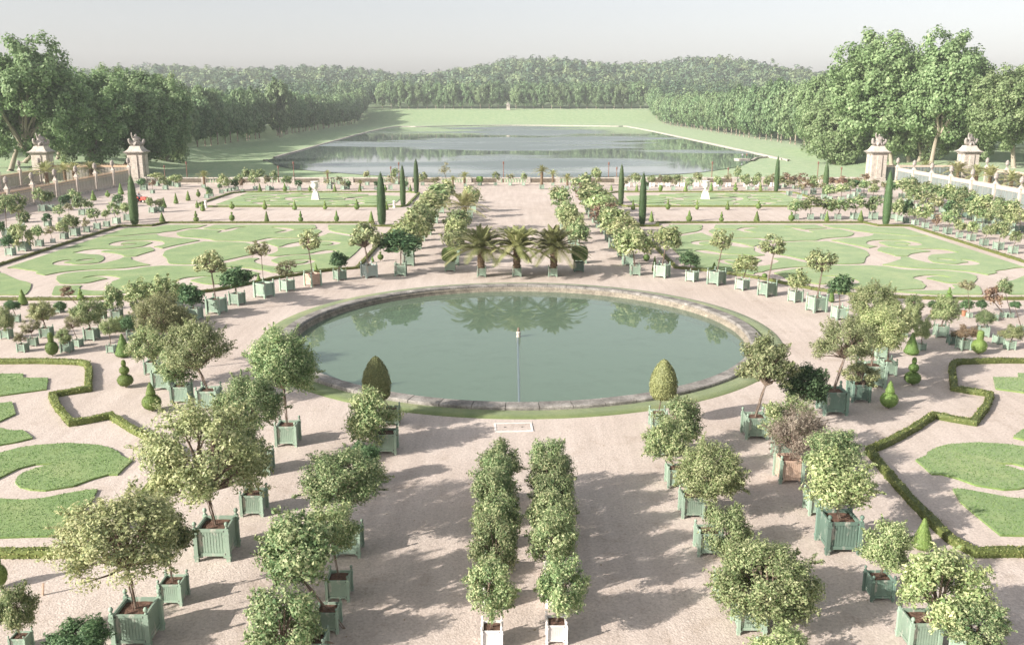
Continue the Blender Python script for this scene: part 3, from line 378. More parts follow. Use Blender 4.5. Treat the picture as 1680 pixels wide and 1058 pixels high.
[83.61, 161.74, 0.75, 'P', 83.84, 2.31, 2.92, 1.7, 'd', 0, 'palm behind the right fence, fourth from left', 7, 2],
[84.78, 157.26, 0.73, 'P', 85.26, 1.83, 2.71, 1.66, 'd', 0, 'palm behind the right fence, fifth from left', 7, 2],
[84.46, 150.98, 0.7, 'P', 84.23, 1.66, 2.6, 1.59, 'd', 0, 'palm behind the right fence, sixth from left', 7, 2]]
TOPIARY=[[-21.26, 46.83, 1.54, 0.82, 'three', 'topiary of three stacked balls left of the pool beside the hedge', 8],
[-18.36, 42.95, 1.49, 0.9, 'ballcone', 'ball-and-cone topiary, nearest one left of the pool', 8],
[-23.84, 52.8, 1.43, 0.95, 'cone', 'clipped cone topiary left of the pool', 8],
[-28.2, 53.0, 1.43, 0.73, 'ballcyl', 'ball topiary topped by a cylinder left of the pool', 8],
[21.18, 47.19, 1.56, 0.85, 'three', 'topiary of three stacked balls right of the pool beside the hedge', 8],
[18.33, 43.31, 1.44, 0.85, 'ballcone', 'ball-and-cone topiary, nearest one right of the pool', 8],
[23.7, 53.22, 1.36, 0.88, 'cone', 'clipped cone topiary right of the pool', 8],
[27.85, 53.34, 1.44, 0.88, 'ballcyl', 'ball topiary topped by a cylinder right of the pool', 8],
[13.55, 28.6, 1.16, 0.71, 'cone', 'clipped cone topiary by the stepped hedge at lower right', 8],
[-16.76, 26.12, 1.23, 0.5, 'ballcyl', 'dark topiary cut off by the left edge at lower left', 8],
[-37.25, 67.02, 1.22, 0.73, 'cone', 'clipped cone topiary at the front corner of the left lawn', 8],
[-33.65, 68.64, 0.96, 0.52, 'three', 'stacked topiary in front of the left lawn', 8],
[33.14, 68.53, 1.06, 0.56, 'three', 'stacked topiary in front of the right lawn', 8],
[-21.87, 75.81, 0.74, 0.46, 'cone', 'small clipped cone topiary, first from left behind the left arc of boxes', 8],
[-18.01, 80.54, 0.79, 0.38, 'cone', 'small clipped cone topiary, second from left behind the left arc of boxes', 8],
[-13.68, 85.55, 0.6, 0.35, 'cone', 'small clipped cone topiary, third from left behind the left arc of boxes', 8],
[-13.02, 86.31, 0.96, 0.58, 'ballspike', 'small ball topiary with top knot, fourth from left behind the left arc of boxes', 8],
[12.4, 85.94, 0.72, 0.64, 'ball', 'small single ball topiary, first from left behind the right arc of boxes', 8],
[12.33, 80.52, 1.46, 0.49, 'cone', 'small clipped cone topiary, second from left behind the right arc of boxes', 8],
[17.94, 81.69, 0.68, 0.44, 'cone', 'small clipped cone topiary, third from left behind the right arc of boxes', 8],
[21.28, 77.07, 0.54, 0.47, 'ball', 'small single ball topiary, fourth from left behind the right arc of boxes', 8],
[23.88, 67.86, 1.24, 0.46, 'cone', 'small clipped cone topiary, fifth from left behind the right arc of boxes', 8],
[-44.56, 115.02, 1.19, 0.77, 'cone', 'clipped cone topiary, first from left in the line behind the left lawn', 8],
[-40.26, 114.98, 1.43, 0.69, 'three', 'triple-ball topiary, second from left in the line behind the left lawn', 8],
[-35.72, 114.97, 1.35, 0.69, 'ballspike', 'ball topiary with top knot, third from left in the line behind the left lawn', 8],
[-31.34, 114.94, 1.43, 0.62, 'cone', 'clipped cone topiary, fourth from left in the line behind the left lawn', 8],
[-27.04, 114.93, 1.43, 0.62, 'three', 'triple-ball topiary, fifth from left in the line behind the left lawn', 8],
[-22.51, 114.92, 1.5, 0.61, 'ballcone', 'ball-and-cone topiary, sixth from left in the line behind the left lawn', 8],
[-18.13, 114.94, 1.43, 0.69, 'cone', 'clipped cone topiary, seventh from left in the line behind the left lawn', 8],
[17.22, 114.87, 1.42, 0.69, 'cone', 'clipped cone topiary, first from left in the line behind the right lawn', 8],
[21.99, 114.89, 1.5, 0.77, 'ballcone', 'ball-and-cone topiary, second from left in the line behind the right lawn', 8],
[26.06, 114.83, 1.34, 0.61, 'three', 'triple-ball topiary, third from left in the line behind the right lawn', 8],
[30.52, 114.87, 1.42, 0.77, 'cone', 'clipped cone topiary, fourth from left in the line behind the right lawn', 8],
[34.9, 114.86, 1.34, 0.77, 'ballspike', 'ball topiary with top knot, fifth from left in the line behind the right lawn', 8],
[39.55, 115.39, 1.35, 0.62, 'cone', 'clipped cone topiary, sixth from left in the line behind the right lawn', 8],
[43.88, 115.44, 1.43, 0.77, 'cone', 'clipped cone topiary, seventh from left in the line behind the right lawn', 8],
[-45.21, 130.23, 1.07, 0.52, 'cone', 'clipped cone topiary, first from left along the front of the far left lawn', 8],
[-43.23, 126.63, 1.39, 0.68, 'cone', 'clipped cone topiary, second from left along the front of the far left lawn', 8],
[-39.61, 128.09, 1.23, 0.77, 'ballspike', 'ball topiary with top knot, third from left along the front of the far left lawn', 8],
[-35.0, 128.05, 1.41, 0.68, 'ballcone', 'ball-and-cone topiary, fourth from left along the front of the far left lawn', 8],
[-30.82, 128.04, 1.32, 0.68, 'cone', 'clipped cone topiary, fifth from left along the front of the far left lawn', 8],
[-26.55, 128.0, 1.32, 0.6, 'three', 'triple-ball topiary, sixth from left along the front of the far left lawn', 8],
[-22.11, 128.05, 1.49, 0.77, 'ballcone', 'ball-and-cone topiary, seventh from left along the front of the far left lawn', 8],
[-17.93, 127.99, 1.23, 0.6, 'cone', 'clipped cone topiary, eighth from left along the front of the far left lawn', 8],
[16.63, 127.92, 1.41, 0.6, 'cone', 'clipped cone topiary, first from left along the front of the far right lawn', 8],
[21.5, 127.94, 1.58, 0.68, 'ballcone', 'ball-and-cone topiary, second from left along the front of the far right lawn', 8],
[25.59, 127.87, 1.49, 0.51, 'three', 'triple-ball topiary, third from left along the front of the far right lawn', 8],
[29.86, 127.89, 1.32, 0.6, 'cone', 'clipped cone topiary, fourth from left along the front of the far right lawn', 8],
[34.21, 127.94, 1.32, 0.77, 'ballspike', 'ball topiary with top knot, fifth from left along the front of the far right lawn', 8],
[-42.38, 153.16, 1.47, 0.71, 'cone', 'clipped cone topiary, first from left along the back of the far left lawn', 8],
[-38.46, 154.19, 1.48, 0.72, 'ballcone', 'ball-and-cone topiary, second from left along the back of the far left lawn', 8],
[-34.26, 154.14, 1.05, 0.61, 'ballspike', 'ball topiary with top knot, third from left along the back of the far left lawn', 8],
[-29.88, 153.13, 1.36, 0.71, 'cone', 'clipped cone topiary, fourth from left along the back of the far left lawn', 8],
[-25.87, 154.13, 1.26, 0.61, 'cone', 'clipped cone topiary, fifth from left along the back of the far left lawn', 8],
[-21.58, 154.12, 1.16, 0.61, 'ballspike', 'ball topiary with top knot, sixth from left along the back of the far left lawn', 8],
[-17.27, 153.07, 1.36, 0.61, 'cone', 'clipped cone topiary, seventh from left along the back of the far left lawn', 8],
[16.49, 155.1, 1.06, 0.62, 'cone', 'clipped cone topiary, first from left along the back of the far right lawn', 8],
[20.67, 154.04, 1.37, 0.61, 'cone', 'clipped cone topiary, second from left along the back of the far right lawn', 8],
[24.66, 154.06, 1.16, 0.72, 'ball', 'single ball topiary, third from left along the back of the far right lawn', 8],
[28.86, 154.06, 1.47, 0.72, 'cone', 'clipped cone topiary, fourth from left along the back of the far right lawn', 8],
[33.38, 155.1, 1.48, 0.72, 'cone', 'clipped cone topiary, fifth from left along the back of the far right lawn', 8],
[37.5, 155.13, 1.48, 0.82, 'three', 'triple-ball topiary, sixth from left along the back of the far right lawn', 8],
[41.72, 155.05, 1.48, 0.62, 'cone', 'clipped cone topiary, seventh from left along the back of the far right lawn', 8],
[-50.2, 135.78, 1.58, 0.72, 'cone', 'clipped cone topiary, first from left in the slanting line left of the lawn', 8],
[-49.83, 139.98, 1.53, 0.74, 'cone', 'clipped cone topiary, second from left in the slanting line left of the lawn', 8],
[-49.73, 144.41, 1.38, 0.67, 'ballspike', 'ball topiary with top knot, third from left in the slanting line left of the lawn', 8],
[-49.41, 148.21, 1.22, 0.79, 'cone', 'clipped cone topiary, fourth from left in the slanting line left of the lawn', 8],
[-64.35, 140.07, 1.53, 0.93, 'cone', 'clipped cone topiary, first from left along the foot of the left fence', 8],
[-64.03, 144.47, 1.19, 0.77, 'ballspike', 'ball topiary with top knot, second from left along the foot of the left fence', 8],
[-63.98, 149.28, 1.84, 0.99, 'cone', 'clipped cone topiary, third from left along the foot of the left fence', 8],
[-49.98, 130.33, 1.52, 0.78, 'cone', 'clipped cone topiary, fourth from left along the foot of the left fence', 8],
[11.35, 149.98, 1.33, 0.6, 'cone', 'clipped cone topiary, first from left at the right avenue end', 8],
[-46.94, 112.33, 6.03, 1.1, 'cyp', 'tall columnar yew with browned patches at the left fence corner of the left lawn', 9],
[-16.43, 112.27, 6.33, 1.1, 'cyp', 'tall columnar yew at the inner corner of the left lawn', 9],
[-16.14, 132.62, 5.82, 0.84, 'cyp', 'tall columnar yew at the front inner corner of the far left lawn', 9],
[-16.05, 151.17, 5.58, 0.86, 'cyp', 'tall columnar yew at the back inner corner of the far left lawn', 9],
[15.55, 133.34, 5.85, 0.84, 'cyp', 'tall columnar yew at the front inner corner of the far right lawn', 9],
[15.67, 112.13, 6.33, 0.9, 'cyp', 'tall columnar yew at the inner corner of the right lawn', 9],
[45.73, 112.09, 6.48, 0.97, 'cyp', 'leaning-looking columnar yew at the outer corner of the right lawn', 9],
[49.0, 144.35, 5.43, 0.91, 'cyp', 'tall columnar yew at the front outer corner of the far right lawn', 9],
[43.81, 153.06, 5.86, 0.79, 'cyp', 'columnar yew with a browned foot at the back outer corner of the far right lawn', 9]]
LAMPS=[(-71.07, 188.0, 2.11), (-62.33, 176.0, 3.62), (-47.89, 188.0, 1.99), (-41.92, 176.0, 3.62), (-24.94, 188.0, 1.86), (-21.85, 176.0, 3.5), (-1.88, 176.0, 3.62), (18.21, 176.0, 3.5), (21.14, 188.0, 1.73), (37.96, 176.0, 3.61), (43.89, 188.0, 1.61), (58.19, 176.0, 3.61), (67.01, 188.0, 1.73)]
STROKES=[[(24.13, 113.32, 1.8), (23.11, 108.95, 1.3), (21.88, 106.22, 1.1), (20.25, 104.58, 1.1), (18.79, 103.17, 1.1), (17.62, 102.18, 1.1)],
[(23.38, 110.01, 0.9), (22.7, 109.52, 0.7), (22.1, 109.45, 0.2)],
[(22.13, 106.55, 1.1), (22.26, 103.61, 1.1), (22.76, 101.73, 0.9), (24.16, 100.82, 0.8), (25.66, 100.75, 0.9), (27.19, 100.45, 0.9)],
[(23.38, 109.3, 0.8), (24.16, 108.05, 0.6), (25.52, 107.77, 0.6), (26.63, 107.22, 0.8), (27.14, 105.87, 1.0), (27.71, 105.21, 0.5)],
[(26.89, 107.9, 1.0), (27.84, 109.01, 1.2), (29.29, 109.79, 0.4)],
[(25.24, 94.41, 0.6), (24.53, 94.57, 0.9), (23.95, 94.95, 1.5), (23.44, 96.31, 2.0), (22.77, 97.89, 1.4), (21.64, 98.64, 1.1), (20.33, 98.64, 0.8), (19.38, 97.72, 0.9), (19.28, 96.65, 0.8), (19.77, 95.94, 0.6), (20.53, 95.88, 0.3)],
[(18.26, 91.74, 0.4), (19.0, 92.14, 1.2), (19.46, 91.23, 1.7), (20.21, 90.25, 1.1), (21.3, 89.76, 0.7), (22.41, 89.42, 0.7), (23.33, 88.66, 0.9), (24.11, 88.33, 1.4), (25.11, 88.56, 1.8), (26.14, 88.56, 1.3)],
[(19.33, 86.28, 0.3), (19.85, 86.55, 0.7), (20.49, 86.64, 0.9), (21.31, 86.5, 0.6)],
[(19.55, 86.06, 0.7), (19.77, 84.83, 0.8), (20.7, 84.01, 0.7), (21.72, 83.58, 1.0), (23.05, 84.39, 1.5), (24.32, 86.27, 1.6), (24.01, 87.96, 1.5)],
[(26.62, 100.63, 0.9), (27.24, 100.63, 1.0), (27.55, 99.5, 1.3), (28.32, 98.16, 1.1), (29.54, 98.16, 0.9), (31.45, 98.73, 0.8), (33.22, 98.79, 1.0), (34.28, 99.84, 1.2), (35.65, 100.74, 1.1), (37.76, 101.64, 1.1), (39.54, 103.26, 2.0), (40.21, 105.06, 2.0), (39.54, 106.52, 1.2), (38.99, 108.43, 1.1), (37.99, 109.13, 1.0), (37.67, 110.49, 0.9), (37.34, 112.77, 0.8)],
[(40.16, 104.67, 1.4), (41.18, 104.67, 0.9), (42.87, 103.7, 0.8), (44.42, 102.5, 0.7), (46.24, 102.31, 0.7)],
[(32.79, 110.14, 0.4), (33.56, 109.14, 0.8), (33.97, 107.07, 1.2), (34.45, 105.33, 0.5)],
[(34.06, 107.07, 1.0), (35.04, 107.75, 0.8), (36.51, 108.16, 0.8), (38.03, 108.71, 1.0)],
[(25.36, 94.84, 0.6), (25.94, 94.84, 1.6), (27.4, 96.75, 1.5), (28.88, 97.99, 0.9)],
[(25.54, 94.57, 1.0), (25.3, 91.97, 2.0), (25.45, 89.75, 1.6), (26.21, 88.79, 1.4), (27.06, 87.17, 1.2), (27.75, 85.68, 1.3), (28.88, 84.51, 1.1), (30.06, 83.99, 1.0), (31.7, 83.99, 1.0), (33.4, 84.5, 1.6), (35.35, 87.15, 2.9), (36.14, 88.54, 2.8)],
[(34.1, 99.31, 1.0), (34.88, 97.3, 1.1), (35.8, 95.09, 1.1), (36.37, 92.21, 1.3), (36.28, 89.49, 2.4)],
[(33.6, 86.03, 0.7), (34.39, 86.47, 1.0), (35.12, 87.15, 1.4)],
[(38.12, 97.29, 0.4), (38.88, 98.26, 1.1), (39.96, 99.01, 1.0), (41.06, 99.24, 0.8), (42.24, 99.0, 0.8), (42.83, 98.13, 1.0), (42.87, 96.72, 1.2), (42.14, 95.73, 0.9), (41.42, 95.62, 0.3)],
[(38.64, 97.86, 1.2), (38.37, 96.28, 1.8), (38.62, 95.19, 1.3), (39.16, 94.55, 0.8), (40.18, 93.49, 0.7), (41.78, 92.97, 0.8), (42.74, 92.71, 1.5), (43.24, 92.19, 2.2), (43.79, 91.44, 1.5), (44.62, 91.13, 0.3)],
[(37.86, 94.55, 0.6), (37.03, 93.49, 0.9), (36.47, 92.46, 1.0)],
[(40.74, 96.95, 0.4), (41.19, 96.39, 0.9), (41.81, 96.44, 0.4)],
[(43.51, 91.44, 1.9), (42.34, 90.84, 1.7), (41.08, 90.35, 1.5), (39.81, 89.1, 1.8), (39.13, 87.37, 1.6), (39.16, 86.02, 1.0), (39.28, 85.09, 0.8), (40.26, 84.27, 0.8), (41.49, 84.01, 0.9), (42.62, 84.48, 1.4), (43.35, 85.13, 0.9), (43.25, 86.23, 0.9), (42.96, 86.91, 0.2)],
[(40.98, 87.23, 0.5), (41.42, 86.78, 0.9), (42.09, 86.23, 0.3)],
[(39.33, 88.53, 1.5), (38.7, 88.53, 0.7), (37.52, 88.54, 0.6), (36.77, 88.07, 1.6), (35.88, 87.61, 2.8)],
[(33.34, 83.86, 0.9), (34.54, 83.14, 0.9), (35.54, 81.99, 1.3), (36.86, 81.66, 0.9), (38.82, 81.18, 0.9), (40.42, 79.99, 1.0), (40.92, 78.17, 1.5), (41.11, 77.19, 2.6), (43.24, 78.84, 2.2), (45.13, 80.77, 2.0), (46.39, 81.76, 1.6)],
[(43.59, 80.18, 1.5), (44.34, 80.38, 2.0), (45.41, 80.77, 2.0)],
[(41.11, 77.19, 2.4), (39.82, 75.59, 2.0), (38.64, 74.73, 1.2), (37.14, 74.67, 0.9), (35.94, 74.98, 1.0), (35.28, 75.6, 1.5), (34.97, 76.59, 1.4), (34.8, 77.45, 1.0), (36.13, 78.41, 0.8), (37.06, 78.29, 0.5), (37.54, 77.52, 0.2)],
[(35.13, 75.25, 2.0), (34.9, 73.73, 2.2), (34.07, 72.92, 1.6), (33.31, 72.53, 0.8), (32.12, 72.34, 0.6), (30.96, 72.21, 0.4)],
[(39.71, 75.25, 2.0), (38.77, 72.91, 1.8), (37.71, 70.1, 2.0)],
[(21.66, 79.07, 0.6), (22.9, 80.61, 1.1), (24.73, 81.93, 0.9), (26.09, 82.54, 0.7), (27.21, 82.82, 0.4)],
[(21.96, 79.26, 2.0), (22.47, 78.32, 1.5), (22.66, 77.04, 1.1), (23.26, 75.8, 1.0), (24.28, 74.76, 1.1), (25.48, 74.32, 1.0), (26.59, 74.66, 1.1), (27.9, 75.51, 1.5), (28.47, 76.14, 1.2), (28.28, 77.32, 1.2), (27.49, 78.05, 0.7), (26.71, 78.43, 0.3)]]
LAWN=[(19.4, 112), (43, 112), (43.6, 109.8), (46.7, 109.2), (46.8, 70.6), (33, 70.6), (30.8, 71.5), (28.6, 72.6), (25.6, 74.4), (23.1, 76.9), (21, 79.2), (18.6, 81.4), (16.5, 82.6), (16.2, 90), (16.2, 103.9), (17.4, 108.6)]
HEDGE=[(14.6, 82.3), (14.6, 110.6), (17.4, 110.8), (17.8, 113.9), (43.7, 113.9), (44.4, 111), (48.2, 110.8), (48.2, 68.8), (33, 68.8), (29.9, 69.4), (26.6, 70.4), (24.4, 72.2), (22.5, 74.8), (21, 77.2), (19, 79.2), (17, 81)]
BEDS=[[(31.45, 49.05), (28.0, 49.16), (27.57, 48.35), (26.2, 48.38), (25.27, 46.33), (27.16, 45.25), (28.9, 44.68)],
[(27.67, 43.37), (26.5, 44.02), (26.02, 44.26), (25.44, 43.36), (24.85, 42.4), (24.99, 41.79), (25.05, 41.36), (25.68, 39.92)],
[(26.15, 40.73), (24.54, 40.42), (23.79, 40.07), (23.33, 40.15), (22.77, 39.61), (22.35, 39.13), (22.86, 38.59), (23.38, 38.28), (24.37, 37.64)],
[(23.93, 35.76), (23.39, 36.85), (22.86, 37.32), (22.37, 37.91), (21.67, 38.26), (20.42, 38.5), (18.94, 38.25), (18.32, 37.9), (17.74, 37.42), (17.37, 36.92), (16.73, 36.46), (16.76, 35.75), (16.74, 34.95), (17.12, 34.95), (17.6, 34.48), (18.03, 33.81), (18.92, 33.39), (19.56, 33.47), (20.12, 33.74), (20.54, 34.19), (20.73, 34.72), (20.72, 35.11), (20.45, 35.59), (19.94, 36.11), (20.69, 36.05), (21.16, 35.59), (21.41, 34.64), (21.64, 33.74), (21.74, 32.06)],
[(22.48, 33.3), (21.02, 32.84), (20.31, 32.62), (19.37, 32.51), (18.68, 32.66), (17.99, 33.08), (17.36, 33.41), (16.92, 33.49), (16.64, 32.31), (16.67, 31.13), (16.7, 30.34), (16.74, 29.53), (17.79, 29.47), (20.12, 29.32)]]
NHEDGE=[(36.13, 51.57), (29.56, 51.39), (28.17, 51.45), (25.71, 51.2), (25.14, 50.83), (24.46, 49.6), (23.59, 47.54), (22.96, 46.14), (23.57, 45.73), (24.41, 45.17), (23.23, 43.28), (21.41, 40.91), (20.69, 41.33), (19.99, 41.94), (18.28, 40.17), (16.45, 38.46), (15.08, 37.38), (14.89, 34.91), (14.77, 32.55), (14.73, 30.37), (14.77, 29.06), (15.15, 28.1), (15.99, 28.14), (17.23, 28.13), (20.57, 28.17)]
LAKE=[(-84.47, 320.46), (-85.36, 334.16), (-91.99, 688.32), (-65.79, 727.72), (0.89, 762.54), (77.83, 735.88), (91.77, 695.51), (94.64, 344.88), (93.28, 337.43), (87.18, 330.29), (83.25, 320.13), (71.33, 290.29), (59.42, 272.48), (50.23, 262.12), (36.99, 254.6), (26.44, 250.5), (1.19, 246.56), (-23.16, 248.58), (-37.2, 254.75), (-48.87, 263.43), (-61.88, 275.13), (-72.6, 289.22), (-80.4, 307.81)]
PLANES=[[113.8, 276.6, -4.17, 107.7, 19.5, 13.1, 14.8, 'tallest plane tree, behind the inner right gate pier', 0],
[105.7, 300.7, -5.44, 105.9, 5.3, 10.6, 12.0, 'low drooping tree left of the inner right gate pier', 1],
[118.5, 261.2, -3.1, 121.1, 18.6, 11.2, 14.2, 'tall plane tree with a pale leaning trunk between the right gate piers', 2],
[131.0, 240.8, -2.32, 127.6, 13.8, 9.4, 10.6, 'plane tree with a forked pale trunk right of the outer right gate pier', 3],
[145.4, 250.1, -2.33, 142.3, 14.1, 8.9, 13.8, 'plane tree cut off by the right edge', 4],
[118.7, 276.3, -3.07, 117.1, 10.5, 8.1, 11.7, 'dark plane tree with a straight trunk between the right gate piers', 0],
[120.6, 273.7, -2.72, 121.6, 8.8, 8.0, 10.7, 'shaded tree deep between the right gate piers', 2],
[134.7, 265.1, -2.33, 133.2, 9.8, 7.8, 10.9, 'dark tree behind the outer right gate pier', 3],
[113.8, 341.7, -4.23, 112.5, 11.1, 7.8, 14.5, 'leafy tree left of the drooping tree at the end of the right lake row', 1],
[-124.6, 228.9, -2.18, -117.4, 15.9, 11.1, 13.4, 'tallest tree at the left edge, trunk bare and pale', 2],
[-117.1, 254.2, -3.41, -114.3, 11.6, 11.1, 12.9, 'broad plane tree between the two left gate piers', 3],
[-114.1, 271.1, -4.11, -106.4, 10.6, 11.0, 14.0, 'full-crowned tree behind the inner left gate pier', 1],
[-114.9, 301.7, -3.91, -111.2, 9.1, 7.3, 13.8, 'shaded tree right of the inner left gate pier', 0],
[-137.8, 260.4, -2.33, -126.5, 10.7, 6.8, 12.7, 'slim shaded tree behind the outer left gate pier', 4],
[-137.2, 241.4, -2.33, -134.1, 14.1, 7.1, 14.1, 'tree cut off by the left edge', 0],
[-120.7, 271.2, -2.7, -114.6, 13.1, 7.9, 10.6, 'tree filling the gap behind the left gate piers', 2],
[-135.8, 276.6, -2.33, -131.3, 13.1, 8.1, 10.8, 'round tree in the second rank behind the outer left gate pier', 3]]
# ---------------------------------------------------------------- helpers
rng = np.random.default_rng(11); random.seed(11)
def link(o, parent=None):
    COL.objects.link(o)
    if parent is not None: o.parent = parent
    return o
def tag(o, label=None, cat=None, group=None, kind=None):
    if label: o['label'] = label
    if cat: o['category'] = cat
    if group: o['group'] = group
    if kind: o['kind'] = kind
    return o
def empty(name, loc, rz=0.0, label=None, cat=None, group=None):
    o = bpy.data.objects.new(name, None); o.empty_display_size = .3
    o.location = loc; o.rotation_euler = (0, 0, rz); link(o)
    return tag(o, label, cat, group)
def obj(name, me, parent=None, loc=(0, 0, 0), scale=(1, 1, 1), rot=None):
    o = bpy.data.objects.new(name, me); o.location = loc; o.scale = scale
    if rot is not None: o.rotation_euler = rot
    return link(o, parent)
class MB:
    """collects boxes, tubes, lathes and sheets into ONE mesh"""
    def __init__(s): s.v = []; s.f = []; s.m = []
    def add(s, vs, fs, mi=0):
        k = len(s.v); s.v += [tuple(v) for v in vs]; s.f += [tuple(i + k for i in f) for f in fs]; s.m += [mi] * len(fs)
    def box(s, x0, y0, z0, x1, y1, z1, mi=0):
        vs = [(x, y, z) for z in (z0, z1) for y in (y0, y1) for x in (x0, x1)]
        s.add(vs, [(0, 2, 3, 1), (4, 5, 7, 6), (0, 1, 5, 4), (2, 6, 7, 3), (0, 4, 6, 2), (1, 3, 7, 5)], mi)
    def tube(s, p0, p1, r0, r1, n=7, mi=0, cap=True):
        p0, p1 = Vector(p0), Vector(p1); d = (p1 - p0); q = d.to_track_quat('Z', 'Y')
        vs = []
        for p, r in ((p0, r0), (p1, r1)):
            for i in range(n):
                a = 2 * math.pi * i / n; vs.append(p + q @ Vector((r * math.cos(a), r * math.sin(a), 0)))
        fs = [(i, (i + 1) % n, n + (i + 1) % n, n + i) for i in range(n)]
        if cap: fs += [tuple(range(n - 1, -1, -1)), tuple(range(n, 2 * n))]
        s.add(vs, fs, mi)
    def lathe(s, prof, n=16, c=(0, 0, 0), mi=0, cap=True, sq=False):
        vs = []
        for r, z in prof:
            for i in range(n):
                a = 2 * math.pi * (i + .5) / n; k = 1.0
                if sq: k = 1 / max(abs(math.cos(a)), abs(math.sin(a)))
                vs.append((c[0] + r * k * math.cos(a), c[1] + r * k * math.sin(a), c[2] + z))
        fs = []
        for j in range(len(prof) - 1):
            for i in range(n):
                fs.append((j * n + i, j * n + (i + 1) % n, (j + 1) * n + (i + 1) % n, (j + 1) * n + i))
        if cap: fs += [tuple(range(n - 1, -1, -1)), tuple((len(prof) - 1) * n + i for i in range(n))]
        s.add(vs, fs, mi)
    def mesh(s, name, *mats, smooth=False):
        me = bpy.data.meshes.new(name); me.from_pydata(s.v, [], s.f)
        for m in mats: me.materials.append(m)
        if len(mats) > 1: me.polygons.foreach_set('material_index', s.m)
        if smooth: me.polygons.foreach_set('use_smooth', [True] * len(s.f))
        me.update(); return me
def quads(name, V, mat, tint=None):
    """V: (n,4,3) array of quads -> mesh with a per-face colour-variation attribute"""
    n = len(V); me = bpy.data.meshes.new(name)
    me.vertices.add(n * 4); me.vertices.foreach_set('co', np.ascontiguousarray(V, dtype=np.float32).ravel())
    me.loops.add(n * 4); me.loops.foreach_set('vertex_index', np.arange(n * 4, dtype=np.int32))
    me.polygons.add(n); me.polygons.foreach_set('loop_start', np.arange(0, n * 4, 4, dtype=np.int32))
    if tint is not None:
        at = me.attributes.new('tint', 'FLOAT', 'FACE'); at.data.foreach_set('value', np.asarray(tint, dtype=np.float32))
    me.materials.append(mat); me.update(calc_edges=True); return me
def unit(v): return v / np.maximum(np.linalg.norm(v, axis=-1, keepdims=True), 1e-6)
def leaf_quads(P, N, L, W, fold=.25, axis=None):
    n = len(P); N = unit(N)
    T = rng.normal(size=(n, 3)) if axis is None else axis + .35 * rng.normal(size=(n, 3))
    T = unit(T - N * np.sum(T * N, 1, keepdims=True)); B = np.cross(N, T)
    s = np.clip(rng.lognormal(0, .28, (n, 1)), .5, 1.8)
    L = L * s; W = W * s
    V = np.empty((n, 4, 3)); V[:, 0] = P - T * L * .5; V[:, 2] = P + T * L * .5
    V[:, 1] = P + B * W * .5 + N * W * fold - T * L * .08; V[:, 3] = P - B * W * .5 + N * W * fold - T * L * .08
    return V
# ---------------------------------------------------------------- materials
def newmat(name):
    m = bpy.data.materials.new(name); m.use_nodes = True; t = m.node_tree
    return m, t, t.nodes['Principled BSDF'], t.nodes['Material Output']
def ramp(t, src, stops):
    r = t.nodes.new('ShaderNodeValToRGB'); e = r.color_ramp.elements
    while len(e) < len(stops): e.new(.5)
    for k, (p, c) in zip(e, stops): k.position = p; k.color = (*c, 1)
    t.links.new(src, r.inputs[0]); return r
def noise(t, scale, detail=4, rough=.6, coord='Object', sxyz=(1, 1, 1)):
    tc = t.nodes.new('ShaderNodeTexCoord'); mp = t.nodes.new('ShaderNodeMapping'); mp.inputs['Scale'].default_value = sxyz
    n = t.nodes.new('ShaderNodeTexNoise'); n.inputs['Scale'].default_value = scale; n.inputs['Detail'].default_value = detail; n.inputs['Roughness'].default_value = rough
    t.links.new(tc.outputs[coord], mp.inputs[0]); t.links.new(mp.outputs[0], n.inputs['Vector']); return n
def mixc(t, fac, a, b, mode='MIX'):
    m = t.nodes.new('ShaderNodeMix'); m.data_type = 'RGBA'; m.blend_type = mode
    for s, v in ((m.inputs[0], fac), (m.inputs[6], a), (m.inputs[7], b)):
        if isinstance(v, (int, float)): s.default_value = v
        elif isinstance(v, tuple): s.default_value = (*v, 1)
        else: t.links.new(v, s)
    return m.outputs[2]
def bump(t, bsdf, src, strength, dist):
    b = t.nodes.new('ShaderNodeBump'); b.inputs['Strength'].default_value = strength; b.inputs['Distance'].default_value = dist
    t.links.new(src, b.inputs['Height']); t.links.new(b.outputs[0], bsdf.inputs['Normal']); return b
def rough_mat(name, c0, c1, scale=3.0, rough=.85, spec=.25, bs=.0, bd=.02, c2=None, fine=None):
    m, t, p, o = newmat(name); n = noise(t, scale, 6, .65)
    st = [(.3, c0), (.7, c1)] if c2 is None else [(.25, c0), (.5, c1), (.78, c2)]
    r = ramp(t, n.outputs[0], st); c = r.outputs[0]
    if fine:
        n2 = noise(t, fine, 2, .5); f = ramp(t, n2.outputs[0], [(.3, (.72, .72, .72)), (.7, (1.2, 1.2, 1.2))]); c = mixc(t, 1.0, c, f.outputs[0], 'MULTIPLY')
        if bs: bump(t, p, n2.outputs[0], bs, bd)
    elif bs: bump(t, p, n.outputs[0], bs, bd)
    t.links.new(c, p.inputs['Base Color']); p.inputs['Roughness'].default_value = rough; p.inputs['Specular IOR Level'].default_value = spec
    return m
